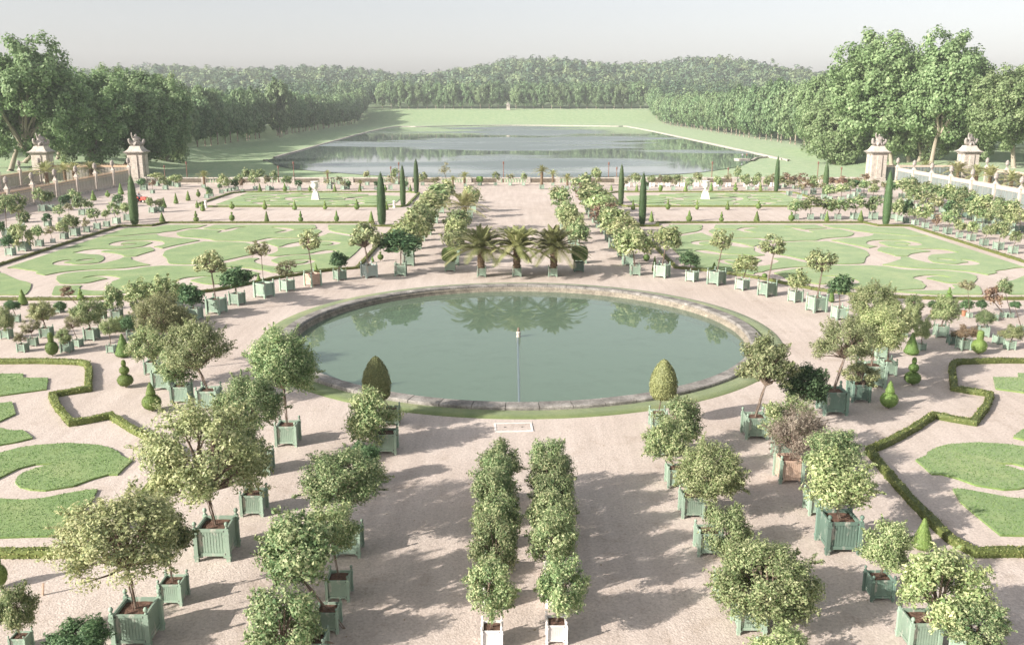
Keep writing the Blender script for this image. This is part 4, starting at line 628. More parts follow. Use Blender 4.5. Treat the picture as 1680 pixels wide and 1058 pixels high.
def leaf_mat(name, dark, mid, light, trans=.35, var=.25, rough=.55):
    m, t, p, o = newmat(name)
    a = t.nodes.new('ShaderNodeAttribute'); a.attribute_name = 'tint'
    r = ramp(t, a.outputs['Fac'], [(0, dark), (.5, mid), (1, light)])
    oi = t.nodes.new('ShaderNodeObjectInfo')
    h = t.nodes.new('ShaderNodeHueSaturation')
    mr = t.nodes.new('ShaderNodeMapRange'); mr.inputs['To Min'].default_value = 1 - var; mr.inputs['To Max'].default_value = 1 + var
    t.links.new(oi.outputs['Random'], mr.inputs[0]); t.links.new(mr.outputs[0], h.inputs['Value'])
    mr2 = t.nodes.new('ShaderNodeMapRange'); mr2.inputs['To Min'].default_value = .485; mr2.inputs['To Max'].default_value = .512
    mt = t.nodes.new('ShaderNodeMath'); mt.operation = 'FRACT'; ml = t.nodes.new('ShaderNodeMath'); ml.operation = 'MULTIPLY'; ml.inputs[1].default_value = 7.3
    t.links.new(oi.outputs['Random'], ml.inputs[0]); t.links.new(ml.outputs[0], mt.inputs[0]); t.links.new(mt.outputs[0], mr2.inputs[0]); t.links.new(mr2.outputs[0], h.inputs['Hue'])
    t.links.new(r.outputs[0], h.inputs['Color'])
    t.links.new(h.outputs[0], p.inputs['Base Color']); p.inputs['Roughness'].default_value = rough; p.inputs['Specular IOR Level'].default_value = .3
    tr = t.nodes.new('ShaderNodeBsdfTranslucent'); t.links.new(h.outputs[0], tr.inputs[0])
    mx = t.nodes.new('ShaderNodeMixShader'); mx.inputs[0].default_value = trans
    t.links.new(p.outputs[0], mx.inputs[1]); t.links.new(tr.outputs[0], mx.inputs[2]); t.links.new(mx.outputs[0], o.inputs[0])
    return m
def gravel_mat():
    m, t, p, o = newmat('gravel')
    big = noise(t, .09, 5, .6); fine = noise(t, 9, 3, .7)
    vor = t.nodes.new('ShaderNodeTexVoronoi'); vor.inputs['Scale'].default_value = 16
    tc = t.nodes.new('ShaderNodeTexCoord'); t.links.new(tc.outputs['Object'], vor.inputs['Vector'])
    c = ramp(t, big.outputs[0], [(.3, (.455, .382, .328)), (.55, (.515, .442, .388)), (.75, (.545, .476, .422))]).outputs[0]
    f = ramp(t, fine.outputs[0], [(.25, (.70, .68, .66)), (.5, (1, 1, 1)), (.78, (1.25, 1.25, 1.25))])
    c = mixc(t, .8, c, f.outputs[0], 'MULTIPLY')
    v = ramp(t, vor.outputs['Color'], [(0, (.7, .66, .62)), (.5, (1, 1, 1)), (1, (1.25, 1.22, 1.2))])
    c = mixc(t, .38, c, v.outputs[0], 'MULTIPLY')
    rk = noise(t, 1.0, 4, .6, sxyz=(1.6, .12, 1)); rr = ramp(t, rk.outputs[0], [(.35, (.90, .89, .88)), (.65, (1.07, 1.07, 1.07))]); c = mixc(t, .8, c, rr.outputs[0], 'MULTIPLY')
    pt = noise(t, .55, 6, .7); pr_ = ramp(t, pt.outputs[0], [(.30, (.80, .77, .73)), (.45, (1, 1, 1))]); c = mixc(t, .8, c, pr_.outputs[0], 'MULTIPLY')
    dl = noise(t, 5.5, 2, .5); dr = ramp(t, dl.outputs[0], [(.73, (0, 0, 0)), (.76, (1, 1, 1))]); c = mixc(t, dr.outputs[0], c, (.24, .18, .11))
    t.links.new(c, p.inputs['Base Color']); p.inputs['Roughness'].default_value = .95; p.inputs['Specular IOR Level'].default_value = .1
    ad = t.nodes.new('ShaderNodeMath'); ad.operation = 'ADD'; t.links.new(fine.outputs[0], ad.inputs[0]); t.links.new(vor.outputs['Distance'], ad.inputs[1])
    bump(t, p, ad.outputs[0], .4, .025)
    return m
def grass_mat(name, a, b, c, fs=22, bd=.05):
    m, t, p, o = newmat(name)
    n1 = noise(t, .35, 5, .65); n2 = noise(t, fs, 3, .7, sxyz=(1, .55, 1)); n3 = noise(t, 2.2, 4, .6)
    col = ramp(t, n1.outputs[0], [(.3, a), (.5, b), (.72, c)]).outputs[0]
    f = ramp(t, n2.outputs[0], [(.25, (.62, .66, .6)), (.55, (1, 1, 1)), (.8, (1.3, 1.25, 1.1))]); col = mixc(t, .75, col, f.outputs[0], 'MULTIPLY')
    g = ramp(t, n3.outputs[0], [(.3, (.82, .85, .8)), (.7, (1.12, 1.08, 1.05))]); col = mixc(t, .8, col, g.outputs[0], 'MULTIPLY')
    t.links.new(col, p.inputs['Base Color']); p.inputs['Roughness'].default_value = .9; p.inputs['Specular IOR Level'].default_value = .12
    p.inputs['Sheen Weight'].default_value = .15; p.inputs['Sheen Roughness'].default_value = .5
    bump(t, p, n2.outputs[0], .8, bd); return m
def paint_mat(name, c, worn=(.50, .47, .40), amount=.565):
    m, t, p, o = newmat(name); n = noise(t, 2.5, 7, .7, sxyz=(1.5, 1.5, .6)); n2 = noise(t, 1.1, 3)
    oi = t.nodes.new('ShaderNodeObjectInfo')
    mr = t.nodes.new('ShaderNodeMapRange'); mr.inputs['To Min'].default_value = .74; mr.inputs['To Max'].default_value = 1.22; t.links.new(oi.outputs['Random'], mr.inputs[0])
    h = t.nodes.new('ShaderNodeHueSaturation'); t.links.new(mr.outputs[0], h.inputs['Value'])
    v = ramp(t, n2.outputs[0], [(.3, tuple(x * .85 for x in c)), (.7, tuple(min(1, x * 1.12) for x in c))])
    t.links.new(v.outputs[0], h.inputs['Color'])
    k = ramp(t, n.outputs[0], [(amount, (0, 0, 0)), (amount + .1, (1, 1, 1))])
    col = mixc(t, k.outputs[0], h.outputs[0], worn)
    t.links.new(col, p.inputs['Base Color']); p.inputs['Roughness'].default_value = .6; p.inputs['Specular IOR Level'].default_value = .3
    bump(t, p, n.outputs[0], .15, .02); return m
M = {}
M['gravel'] = gravel_mat()
M['grass'] = grass_mat('lawn_grass', (.135, .225, .062), (.185, .275, .088), (.265, .325, .125))
M['ring_grass'] = grass_mat('ring_grass', (.13, .175, .065), (.18, .225, .09), (.27, .28, .13))
M['meadow'] = grass_mat('meadow_grass', (.145, .25, .095), (.21, .31, .125), (.33, .37, .185), fs=2.0, bd=.2)
M['stone'] = rough_mat('weathered_stone', (.26, .23, .20), (.48, .43, .37), 1.6, .9, .15, .5, .03, c2=(.62, .56, .49), fine=14)
M['pale_stone'] = rough_mat('pale_stone', (.25, .22, .185), (.50, .44, .375), 1.2, .85, .2, .3, .02, c2=(.60, .53, .46), fine=9)
M['statue_stone'] = rough_mat('statue_stone', (.17, .15, .13), (.46, .41, .365), 2.5, .85, .2, .3, .03)
M['marble'] = rough_mat('white_marble', (.55, .51, .46), (.80, .76, .71), 2.0, .6, .3)
M['wet_stone'] = rough_mat('wet_stone', (.07, .06, .045), (.22, .18, .13), 3, .5, .4, .4, .03)
M['g'] = paint_mat('sage_green_paint', (.275, .36, .275)); M['d'] = paint_mat('dark_green_paint', (.14, .21, .165)); M['w'] = paint_mat('white_paint', (.80, .76, .72), amount=.7)
M['s'] = paint_mat('faded_grey_paint', (.36, .43, .39), amount=.55); M['p'] = rough_mat('bare_wood', (.42, .29, .21), (.62, .46, .36), 4, .8)
M['t'] = rough_mat('terracotta', (.35, .15, .09), (.45, .22, .13), 4, .8)
M['soil'] = rough_mat('potting_soil', (.075, .045, .032), (.22, .135, .10), 9, .95, .1, .9, .06)
M['bark'] = rough_mat('bark', (.13, .095, .07), (.26, .20, .155), 12, .9, .15, .6, .02)
M['pale_bark'] = rough_mat('pale_plane_bark', (.22, .185, .14), (.42, .36, .28), 1.2, .85, .15, .3, .1)
M['palm_bark'] = rough_mat('palm_bark', (.10, .07, .045), (.28, .20, .13), 14, .95, .1, 1.0, .06)
M['iron'] = rough_mat('dark_iron', (.05, .055, .05), (.10, .10, .09), 5, .5, .5)
M['lamp'] = rough_mat('red_brown_iron', (.17, .075, .055), (.24, .115, .09), 5, .5, .4)
M['gilt'] = rough_mat('gilded_rail', (.40, .27, .17), (.58, .42, .28), 6, .5, .5)
M['cream_rail'] = rough_mat('cream_rail', (.46, .37, .29), (.58, .48, .39), 3, .6, .3)
M['red'] = rough_mat('red_paint', (.45, .07, .05), (.55, .10, .07), 5, .4, .5); M['rubber'] = rough_mat('rubber', (.02, .02, .02), (.05, .05, .05), 5, .8)
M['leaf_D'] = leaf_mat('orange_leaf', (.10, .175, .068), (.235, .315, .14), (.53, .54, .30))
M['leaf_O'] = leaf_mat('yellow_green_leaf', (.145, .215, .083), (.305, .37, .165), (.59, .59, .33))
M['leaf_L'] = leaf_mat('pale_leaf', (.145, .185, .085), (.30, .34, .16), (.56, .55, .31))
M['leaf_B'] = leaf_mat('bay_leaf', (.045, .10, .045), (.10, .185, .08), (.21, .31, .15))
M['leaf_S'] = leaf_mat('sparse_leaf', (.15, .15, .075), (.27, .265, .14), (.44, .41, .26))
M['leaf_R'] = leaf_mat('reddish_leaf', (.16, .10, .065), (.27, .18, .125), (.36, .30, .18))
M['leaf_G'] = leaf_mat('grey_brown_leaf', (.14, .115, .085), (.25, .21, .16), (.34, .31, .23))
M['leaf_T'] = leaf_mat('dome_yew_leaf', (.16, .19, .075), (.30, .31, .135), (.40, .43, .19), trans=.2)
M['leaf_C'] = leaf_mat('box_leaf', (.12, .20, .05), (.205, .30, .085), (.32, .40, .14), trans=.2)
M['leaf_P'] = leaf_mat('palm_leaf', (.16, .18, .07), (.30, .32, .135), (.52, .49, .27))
M['leaf_yew'] = leaf_mat('yew_leaf', (.045, .085, .035), (.095, .155, .06), (.17, .22, .09), trans=.15)
M['leaf_grass'] = leaf_mat('grass_blade', (.12, .21, .06), (.18, .28, .088), (.27, .335, .13), trans=.3, var=.0)
M['leaf_hedge'] = leaf_mat('hedge_leaf', (.13, .165, .045), (.235, .27, .085), (.38, .37, .15), trans=.2)
M['leaf_plane'] = leaf_mat('plane_leaf', (.145, .22, .09), (.26, .355, .165), (.43, .50, .275), trans=.42, var=.12)
M['leaf_row'] = leaf_mat('row_leaf', (.13, .215, .095), (.235, .34, .165), (.38, .475, .255), trans=.42, var=.14)
M['leaf_wood'] = leaf_mat('wood_leaf', (.05, .10, .065), (.11, .18, .09), (.22, .28, .13), trans=.2, var=.0)
# ---------------------------------------------------------------- terrain and ground
def sst(a, b, t):
    q = np.clip((t - a) / (b - a), 0, 1); return q * q * (3 - 2 * q)
def terr(X, Y):
    h = -1.0 - 4.45 * sst(170, 245, Y) * (1 - .7 * sst(105, 125, np.abs(X)) * (1 - sst(330, 430, Y)))
    return h + 13.0 * sst(795, 925, Y)
def hill(X, Y):
    ridge = 25 + 16 * np.exp(-((X + 420) / 130) ** 2) + 17 * np.exp(-((X - 20) / 190) ** 2) + 19 * np.exp(-((X - 260) / 170) ** 2) + 7 * np.sin(X * .021 + 1) + 9 * np.exp(-((X - 520) / 150) ** 2) + 4 * np.exp(-((X + 640) / 150) ** 2)
    return ridge * sst(960, 1480, Y)
def full_h(X, Y):
    inner = (np.abs(X) < 86) & (Y < 166)
    return np.where(inner, -3.0, terr(X, Y)) + hill(X, Y)
def terrain():
    xs = np.unique(np.concatenate([np.linspace(-1700, -260, 40), np.linspace(-260, 260, 89), np.linspace(260, 1700, 40)]))
    ys = np.unique(np.concatenate([np.linspace(-90, 160, 26), [165, 169, 173], np.linspace(178, 440, 50), np.linspace(450, 990, 50), np.linspace(1010, 1740, 40)]))
    gx, gy = np.meshgrid(xs, ys); gz = full_h(gx, gy)
    nx, ny = len(xs), len(ys)
    vs = np.stack([gx, gy, gz], -1).reshape(-1, 3)
    fs = [(j * nx + i, j * nx + i + 1, (j + 1) * nx + i + 1, (j + 1) * nx + i) for j in range(ny - 1) for i in range(nx - 1)]
    me = bpy.data.meshes.new('ground'); me.from_pydata(vs.tolist(), [], fs); me.materials.append(M['meadow'])
    me.polygons.foreach_set('use_smooth', [True] * len(fs)); me.update()
    tag(obj('ground', me), kind='structure')
terrain()
PC = Vector((0, 58.65, 0)); PR = 15.71
def gravel_court():
    n = 192; vs = []; x0, x1, y0, y1 = -88, 88, -30, 171
    for k, r in ((0, PR + .9), (1, None)):
        for i in range(n):
            a = 2 * math.pi * i / n; c, s = math.cos(a), math.sin(a)
            if r: vs.append((PC.x + r * c, PC.y + r * s, 0))
            else:
                t = min(((x1 if c > 0 else x0) - PC.x) / c if abs(c) > 1e-9 else 1e9, ((y1 if s > 0 else y0) - PC.y) / s if abs(s) > 1e-9 else 1e9)
                vs.append((PC.x + t * c, PC.y + t * s, 0))
    fs = [(i, n + i, n + (i + 1) % n, (i + 1) % n) for i in range(n)]
    corners = []
    for cx_, cy_ in ((x1, y1), (x0, y1), (x0, y0), (x1, y0)):
        a = math.atan2(cy_ - PC.y, cx_ - PC.x) % (2 * math.pi); i = int(a / (2 * math.pi) * n)
        vs.append((cx_, cy_, 0)); fs.append((n + i, len(vs) - 1, n + (i + 1) % n))
    me = bpy.data.meshes.new('gravel_court'); me.from_pydata(vs, [], fs); me.materials.append(M['gravel']); me.update()
    tag(obj('gravel_court', me), kind='structure')
gravel_court()
# ---------------------------------------------------------------- pool
def ring_mesh(name, prof, n, mat, smooth=True, c=PC):
    b = MB(); vs = []
    for r, z in prof:
        for i in range(n):
            a = 2 * math.pi * i / n; vs.append((c.x + r * math.cos(a), c.y + r * math.sin(a), z))
    fs = [(j * n + i, j * n + (i + 1) % n, (j + 1) * n + (i + 1) % n, (j + 1) * n + i) for j in range(len(prof) - 1) for i in range(n)]
    b.add(vs, [f[::-1] for f in fs]); return b.mesh(name, mat, smooth=smooth)
def pool():
    gr = ring_mesh('grass_ring', [(PR - .1, .03), (PR + .6, .06), (PR + 1.15, .05), (PR + 1.22, -.02)], 160, M['ring_grass'])
    tag(obj('grass_ring', gr), kind='stuff', label='ring of short grass around the stone pool rim', cat='grass')
    root = empty('pool_rim', (0, 0, 0), 0, 'round weathered stone rim enclosing the pool', 'pool rim')
    # rim stones with visible joints: shallow gaps between blocks
    b = MB(); n = 58
    prof = [(PR, -.05), (PR, .16), (PR - .05, .21), (PR - .78, .23), (PR - .86, .17), (PR - .86, .06)]
    for k in range(n):
        a0, a1 = 2 * math.pi * (k + .012) / n, 2 * math.pi * (k + .988) / n; m_ = 4; dz = random.uniform(-.012, .012)
        vs = [(PC.x + r * math.cos(a0 + (a1 - a0) * j / m_), PC.y + r * math.sin(a0 + (a1 - a0) * j / m_), z + (dz if z > .15 else 0)) for j in range(m_ + 1) for r, z in prof]
        p = len(prof); fs = [(j * p + i, (j + 1) * p + i, (j + 1) * p + i + 1, j * p + i + 1) for j in range(m_) for i in range(p - 1)]
        fs += [tuple(range(p)), tuple(m_ * p + i for i in range(p))[::-1]]
        b.add(vs, fs)
    obj('coping', b.mesh('coping', M['rim_stone']), root)
    obj('moulding', ring_mesh('moulding', [(PR - .03, -.3), (PR - .03, .12), (PR - .8, .12), (PR - .84, .07), (PR - .93, .05), (PR - .97, -.04), (PR - .95, -.12), (PR - 1.05, -.2), (PR - 1.06, -1.2)], 160, M['rim_under']), root)
    fl = MB(); m_ = 96
    fl.add([(PC.x + (PR - 1.0) * math.cos(2 * math.pi * i / m_), PC.y + (PR - 1.0) * math.sin(2 * math.pi * i / m_), -1.05) for i in range(m_)], [tuple(range(m_))])
    tag(obj('pool_floor', fl.mesh('pool_floor', M['pool_floor'])), kind='structure')
    wt = MB(); wt.add([(PC.x + (PR - 1.03) * math.cos(2 * math.pi * i / m_), PC.y + (PR - 1.03) * math.sin(2 * math.pi * i / m_), -.27) for i in range(m_)], [tuple(range(m_))])
    tag(obj('water', wt.mesh('pool_water', M['pool_water'])), kind='structure')
    f = empty('fountain_nozzle', (-.05, 58.6, 0), 0, 'small stone fountain nozzle standing in the middle of the pool', 'fountain')
    b = MB(); b.lathe([(.22, -1.04), (.16, -.5), (.13, -.1), (.15, .0), (.15, .06), (.10, .1)], 12); obj('pedestal', b.mesh('nozzle_pedestal', M['stone'], smooth=False), f)
    b = MB(); b.lathe([(.08, .1), (.10, .2), (.06, .32), (.05, .36)], 10); obj('spout', b.mesh('nozzle_spout', M['bark']), f)
    b = MB(); b.tube((-.1, PC.y - .3, -.42), (-.15, PC.y - PR + 1.08, -.42), .16, .16, 24)
    tag(obj('water_pipe', b.mesh('water_pipe', M['pipe'])), 'straight pale pipe under the water from the nozzle to the near rim', 'pipe')
def water_mats():
    m, t, p, o = newmat('pool_water')
    fr = t.nodes.new('ShaderNodeFresnel'); fr.inputs['IOR'].default_value = 1.33
    gl = t.nodes.new('ShaderNodeBsdfGlossy'); gl.inputs['Roughness'].default_value = .015; gl.inputs['Color'].default_value = (.95, .98, .97, 1)
    n = noise(t, 1.6, 3, .5); b = t.nodes.new('ShaderNodeBump'); b.inputs['Strength'].default_value = .012; b.inputs['Distance'].default_value = .05
    t.links.new(n.outputs[0], b.inputs['Height']); t.links.new(b.outputs[0], gl.inputs['Normal'])
    tr = t.nodes.new('ShaderNodeBsdfTransparent'); tr.inputs['Color'].default_value = (.74, .90, .82, 1)
    df = t.nodes.new('ShaderNodeBsdfDiffuse'); df.inputs['Color'].default_value = (.24, .33, .225, 1)
    mx0 = t.nodes.new('ShaderNodeMixShader'); mx0.inputs[0].default_value = .45
    t.links.new(tr.outputs[0], mx0.inputs[1]); t.links.new(df.outputs[0], mx0.inputs[2])
    mx = t.nodes.new('ShaderNodeMixShader'); t.links.new(fr.outputs[0], mx.inputs[0]); t.links.new(mx0.outputs[0], mx.inputs[1]); t.links.new(gl.outputs[0], mx.inputs[2]); t.links.new(mx.outputs[0], o.inputs[0])
    M['pool_water'] = m
    M['pool_floor'] = rough_mat('pool_floor', (.13, .24, .19), (.30, .42, .34), .35, .9, .1, c2=(.36, .47, .38))
    M['pipe'] = rough_mat('grey_pipe', (.13, .17, .18), (.18, .22, .23), 2, .6)
    M['rim_stone'] = rough_mat('rim_stone', (.10, .093, .085), (.23, .213, .19), 1.1, .9, .15, .6, .03, c2=(.46, .425, .385), fine=11)
    M['rim_under'] = rough_mat('rim_underside', (.10, .085, .065), (.23, .20, .155), 2.0, .8, .25, .5, .03, c2=(.36, .31, .24), fine=10)
    m, t, p, o = newmat('lake_water')
    n1 = noise(t, .012, 5, .6, sxyz=(.5, 1.3, 1)); n2 = noise(t, .35, 3, .6, sxyz=(1, 1, 1))
    tc = t.nodes.new('ShaderNodeTexCoord'); sx = t.nodes.new('ShaderNodeSeparateXYZ'); t.links.new(tc.outputs['Object'], sx.inputs[0])
    ab = t.nodes.new('ShaderNodeMath'); ab.operation = 'ABSOLUTE'; t.links.new(sx.outputs[0], ab.inputs[0])
    mr = t.nodes.new('ShaderNodeMapRange'); mr.inputs['From Max'].default_value = 85; mr.inputs['To Min'].default_value = .07; mr.inputs['To Max'].default_value = -.13; t.links.new(ab.outputs[0], mr.inputs[0])
    sm = t.nodes.new('ShaderNodeMath'); sm.operation = 'ADD'; t.links.new(n1.outputs[0], sm.inputs[0]); t.links.new(mr.outputs[0], sm.inputs[1])
    k = ramp(t, sm.outputs[0], [(.44, (.03, .03, .03)), (.56, (.42, .42, .42))])
    t.links.new(k.outputs[0], p.inputs['Roughness']); p.inputs['Base Color'].default_value = (.15, .18, .165, 1); p.inputs['IOR'].default_value = 1.33; p.inputs['Specular IOR Level'].default_value = .5
    b = bump(t, p, n2.outputs[0], .06, .15)
    mm = ramp(t, sm.outputs[0], [(.44, (.02,) * 3), (.58, (.16,) * 3)]); t.links.new(mm.outputs[0], b.inputs['Strength'])
    M['lake_water'] = m
water_mats()
pool()
# ---------------------------------------------------------------- lawns of the parterres
def catmull(P, k=8, closed=False):
    P = np.asarray(P, float); n = len(P); out = []
    rngi = range(n if closed else n - 1)
    for i in rngi:
        p0, p1, p2, p3 = (P[(i - 1) % n], P[i], P[(i + 1) % n], P[(i + 2) % n]) if closed else (P[max(i - 1, 0)], P[i], P[i + 1], P[min(i + 2, n - 1)])
        for j in range(k):
            t = j / k
            out.append(.5 * (2 * p1 + (p2 - p0) * t + (2 * p0 - 5 * p1 + 4 * p2 - p3) * t * t + (3 * p1 - p0 - 3 * p2 + p3) * t ** 3))
    if not closed: out.append(P[-1])
    return np.array(out)
def poly_sd(px, py, poly):
    d = np.full(px.shape, 1e9); inside = np.zeros(px.shape, bool); n = len(poly)
    for i in range(n):
        (ax, ay), (bx, by) = poly[i], poly[(i + 1) % n]
        ex, ey = bx - ax, by - ay; wx, wy = px - ax, py - ay
        t = np.clip((wx * ex + wy * ey) / (ex * ex + ey * ey + 1e-12), 0, 1)
        d = np.minimum(d, np.hypot(wx - ex * t, wy - ey * t))
        c = ((ay <= py) & (by > py)) | ((by <= py) & (ay > py))
        xi = ax + (py - ay) / (by - ay + 1e-12) * ex
        inside ^= c & (px < xi)
    return np.where(inside, d, -d)
def lawn_field(step):
    xs = np.arange(15.5, 47.8, step); ys = np.arange(69.5, 113.2, step)
    gx, gy = np.meshgrid(xs, ys); f = poly_sd(gx, gy, LAWN)
    for st in STROKES:
        c = catmull(st, 6)
        for a, b in zip(c[:-1], c[1:]):
            x0, x1 = min(a[0], b[0]) - 2.2, max(a[0], b[0]) + 2.2; y0, y1 = min(a[1], b[1]) - 2.2, max(a[1], b[1]) + 2.2
            i0, i1 = np.searchsorted(xs, x0), np.searchsorted(xs, x1); j0, j1 = np.searchsorted(ys, y0), np.searchsorted(ys, y1)
            if i1 <= i0 or j1 <= j0: continue
            sx, sy = gx[j0:j1, i0:i1], gy[j0:j1, i0:i1]
            ex, ey = b[0] - a[0], b[1] - a[1]
            t = np.clip(((sx - a[0]) * ex + (sy - a[1]) * ey) / (ex * ex + ey * ey + 1e-9), 0, 1)
            d = np.hypot(sx - a[0] - ex * t, sy - a[1] - ey * t) - .5 * (a[2] + (b[2] - a[2]) * t)
            f[j0:j1, i0:i1] = np.minimum(f[j0:j1, i0:i1], d)
    return xs, ys, f
def march(xs, ys, f, zt, mapf):
    """marching squares: flat grass top at zt with cut turf edges going down to the gravel"""
    vid = {}; V = []; Fc = []
    def vert(key, x, y, z):
        if key not in vid: vid[key] = len(V); X, Y = mapf(x, y); V.append((X, Y, z))
        return vid[key]
    ny, nx = f.shape
    act = np.argwhere((np.maximum.reduce([f[:-1, :-1], f[1:, :-1], f[:-1, 1:], f[1:, 1:]]) > 0))
    for j, i in act:
        cs = [(j, i), (j, i + 1), (j + 1, i + 1), (j + 1, i)]; vals = [f[c] for c in cs]
        poly = []; cut = []
        for k in range(4):
            a, b = cs[k], cs[(k + 1) % 4]; va, vb = vals[k], vals[(k + 1) % 4]
            if va > 0: poly.append(('c', a))
            if (va > 0) != (vb > 0):
                lo, hi = (a, b) if a < b else (b, a); t = f[lo] / (f[lo] - f[hi])
                poly.append(('e', (lo, hi), xs[lo[1]] + (xs[hi[1]] - xs[lo[1]]) * t, ys[lo[0]] + (ys[hi[0]] - ys[lo[0]]) * t)); cut.append(len(poly) - 1)
        ids = []
        for q in poly:
            ids.append(vert(q, xs[q[1][1]], ys[q[1][0]], zt) if q[0] == 'c' else vert(q[:2], q[2], q[3], zt))
        if len(ids) >= 3: Fc.append(ids)
        for k in range(len(poly)):
            a, b = poly[k], poly[(k + 1) % len(poly)]
            if a[0] == 'e' and b[0] == 'e' and len(poly) > 2:
                Fc.append([ids[k], vert(('s',) + a[:2], a[2], a[3], -.02), vert(('s',) + b[:2], b[2], b[3], -.02), ids[(k + 1) % len(poly)]])
    return V, Fc
def lawns():
    xs, ys, f = lawn_field(.2)
    V, Fc = march(xs, ys, f, .07, lambda x, y: (x, y))
    for sx, side in ((1, 'right'), (-1, 'left')):
        me = bpy.data.meshes.new('parterre_lawn'); me.from_pydata([(sx * x, y, z) for x, y, z in V], [], [g if sx > 0 else g[::-1] for g in Fc]); me.materials.append(M['grass']); me.update()
        tag(obj('parterre_lawn', me), f'scrolled grass parterre {side} of the pool with curling gravel paths', 'lawn', kind='stuff')
        fm = lambda x, y: (17.7 + (x - 16.2) * .86, 151.9 - (y - 70.6) * (18.6 / 41.4))
        me = bpy.data.meshes.new('parterre_lawn'); me.from_pydata([(sx * fm(x, y)[0], fm(x, y)[1], z) for x, y, z in V], [], [g[::-1] if sx > 0 else g for g in Fc]); me.materials.append(M['grass']); me.update()
        tag(obj('parterre_lawn', me), f'far scrolled grass parterre on the {side} around the white urn', 'lawn', kind='stuff')
        b = MB()
        for bed in BEDS:
            c = [(sx * x, y) for x, y in bed]
            area = sum(c[i][0] * c[(i + 1) % len(c)][1] - c[(i + 1) % len(c)][0] * c[i][1] for i in range(len(c)))
            if area < 0: c = c[::-1]
            n = len(c); ins = []
            b.add([(x, y, .08) for x, y in c], [tuple(range(n))])
            b.add([(x, y, z) for z in (.08, -.02) for x, y in c], [(i, n + i, n + (i + 1) % n, (i + 1) % n) for i in range(n)])
        me = b.mesh('parterre_lawn', M['grass'])
        tag(obj('parterre_lawn', me), f'near grass beds inside the stepped hedge at lower {side}', 'lawn', kind='stuff')
lawns()
def near_blades():
    for sx, side in ((1, 'right'), (-1, 'left')):
        Ps = []
        for bed in BEDS:
            c = np.array(bed); x0, y0 = c.min(0); x1, y1 = c.max(0); n = int((x1 - x0) * (y1 - y0) * 130)
            q = rng.uniform((x0, y0), (x1, y1), (n, 2)); d = poly_sd(q[:, 0], q[:, 1], bed); q = q[d > -.03]; Ps.append(np.c_[q, np.full(len(q), .088)])
        P = np.concatenate(Ps); P[:, 0] *= sx; n = len(P)
        N = rng.normal(size=(n, 3)); N[:, 2] *= .35
        V = leaf_quads(P, N, .055, .034, axis=np.tile([0, 0, 1.2], (n, 1)))
        big = .5 + .3 * np.sin(P[:, 0] * 1.3) * np.sin(P[:, 1] * 1.1 + 1) + .2 * np.sin(P[:, 0] * 3.7 + P[:, 1] * 2.9)
        o = obj('grass_blades', quads('grass_blades', V, M['leaf_grass'], np.clip(.25 * rng.normal(size=n) + big, 0, 1)))
        tag(o, f'short grass blades on the near beds at lower {side}', 'grass', kind='stuff')
near_blades()
# ---------------------------------------------------------------- hedges
def hedge(path, closed, w, h, dens, L, label, name='box_hedge'):
    P = [Vector((x, y, 0)) for x, y in path]; n = len(P)
    pts = []
    for i in range(n if closed else n - 1):
        a, b = P[i], P[(i + 1) % n]; d = (b - a).length; k = max(1, int(d / .35))
        for j in range(k): pts.append(a.lerp(b, j / k))
    if not closed: pts.append(P[-1])
    m = len(pts); prof = [(-w / 2, 0), (-w / 2 * 1.04, h * .6), (-w / 2 * .9, h), (0, h * 1.03), (w / 2 * .9, h), (w / 2 * 1.04, h * .6), (w / 2, 0)]
    vs = []
    for i in range(m):
        a = pts[i - 1] if (i > 0 or closed) else pts[i]; b = pts[(i + 1) % m] if (i < m - 1 or closed) else pts[i]
        t = (b - a).normalized(); nrm = Vector((-t.y, t.x, 0)); 
        u0 = (pts[i] - a).normalized() if (pts[i] - a).length > 0 else t
        k = 1 / max(.6, abs(t.dot(u0)))
        wob = 1 + random.uniform(-.13, .13); hz = 1 + random.uniform(-.10, .08)
        for x, z in prof: vs.append(pts[i] + nrm * x * k * wob + Vector((0, 0, z * hz)))
    q = len(prof); fs = [(i * q + j, i * q + j + 1, ((i + 1) % m) * q + j + 1, ((i + 1) % m) * q + j) for i in range(m if closed else m - 1) for j in range(q - 1)]
    core = np.array(vs)[np.array(fs)]
    # leaf tufts on the surface
    c = core.mean(1); e1 = core[:, 1] - core[:, 0]; e2 = core[:, 3] - core[:, 0]; nn = np.cross(e2, e1); ar = np.linalg.norm(nn, axis=1); nn = unit(nn)
    up = c - np.array([c[:, 0], c[:, 1], np.full(len(c), h * .4)]).T
    cnt = rng.poisson(np.minimum(ar * dens, 60)); idx = np.repeat(np.arange(len(core)), cnt)
    u, v = rng.random((2, len(idx), 1)); Pq = core[idx, 0] + e1[idx] * u + e2[idx] * v + nn[idx] * rng.normal(0, .02, (len(idx), 1))
    V = np.concatenate([core, leaf_quads(Pq, nn[idx] + .6 * rng.normal(size=(len(idx), 3)), L, L * .6)])
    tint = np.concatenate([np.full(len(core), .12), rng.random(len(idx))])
    tag(obj(name, quads(name, V, M['leaf_hedge'], tint)), label, 'hedge')
def mirror(p): return [(-x, y) for x, y in p]
for s, side in ((1, 'right'), (-1, 'left')):
    fx = (lambda p: p) if s > 0 else mirror
    hedge(fx(NHEDGE), False, .32, .28, 280, .08, f'low stepped box hedge in the lower {side} corner of the garden')
    hedge(fx(HEDGE), True, .32, .22, 45, .13, f'low box hedge around the scrolled lawn {side} of the pool')
    hedge(fx([(16.4, 131.6), (44.6, 131.6), (46.6, 134), (46.6, 151), (44.8, 153), (17.6, 153), (15.6, 151), (15.6, 133)]), True, .32, .22, 16, .16, f'low box hedge around the far {side} lawn')
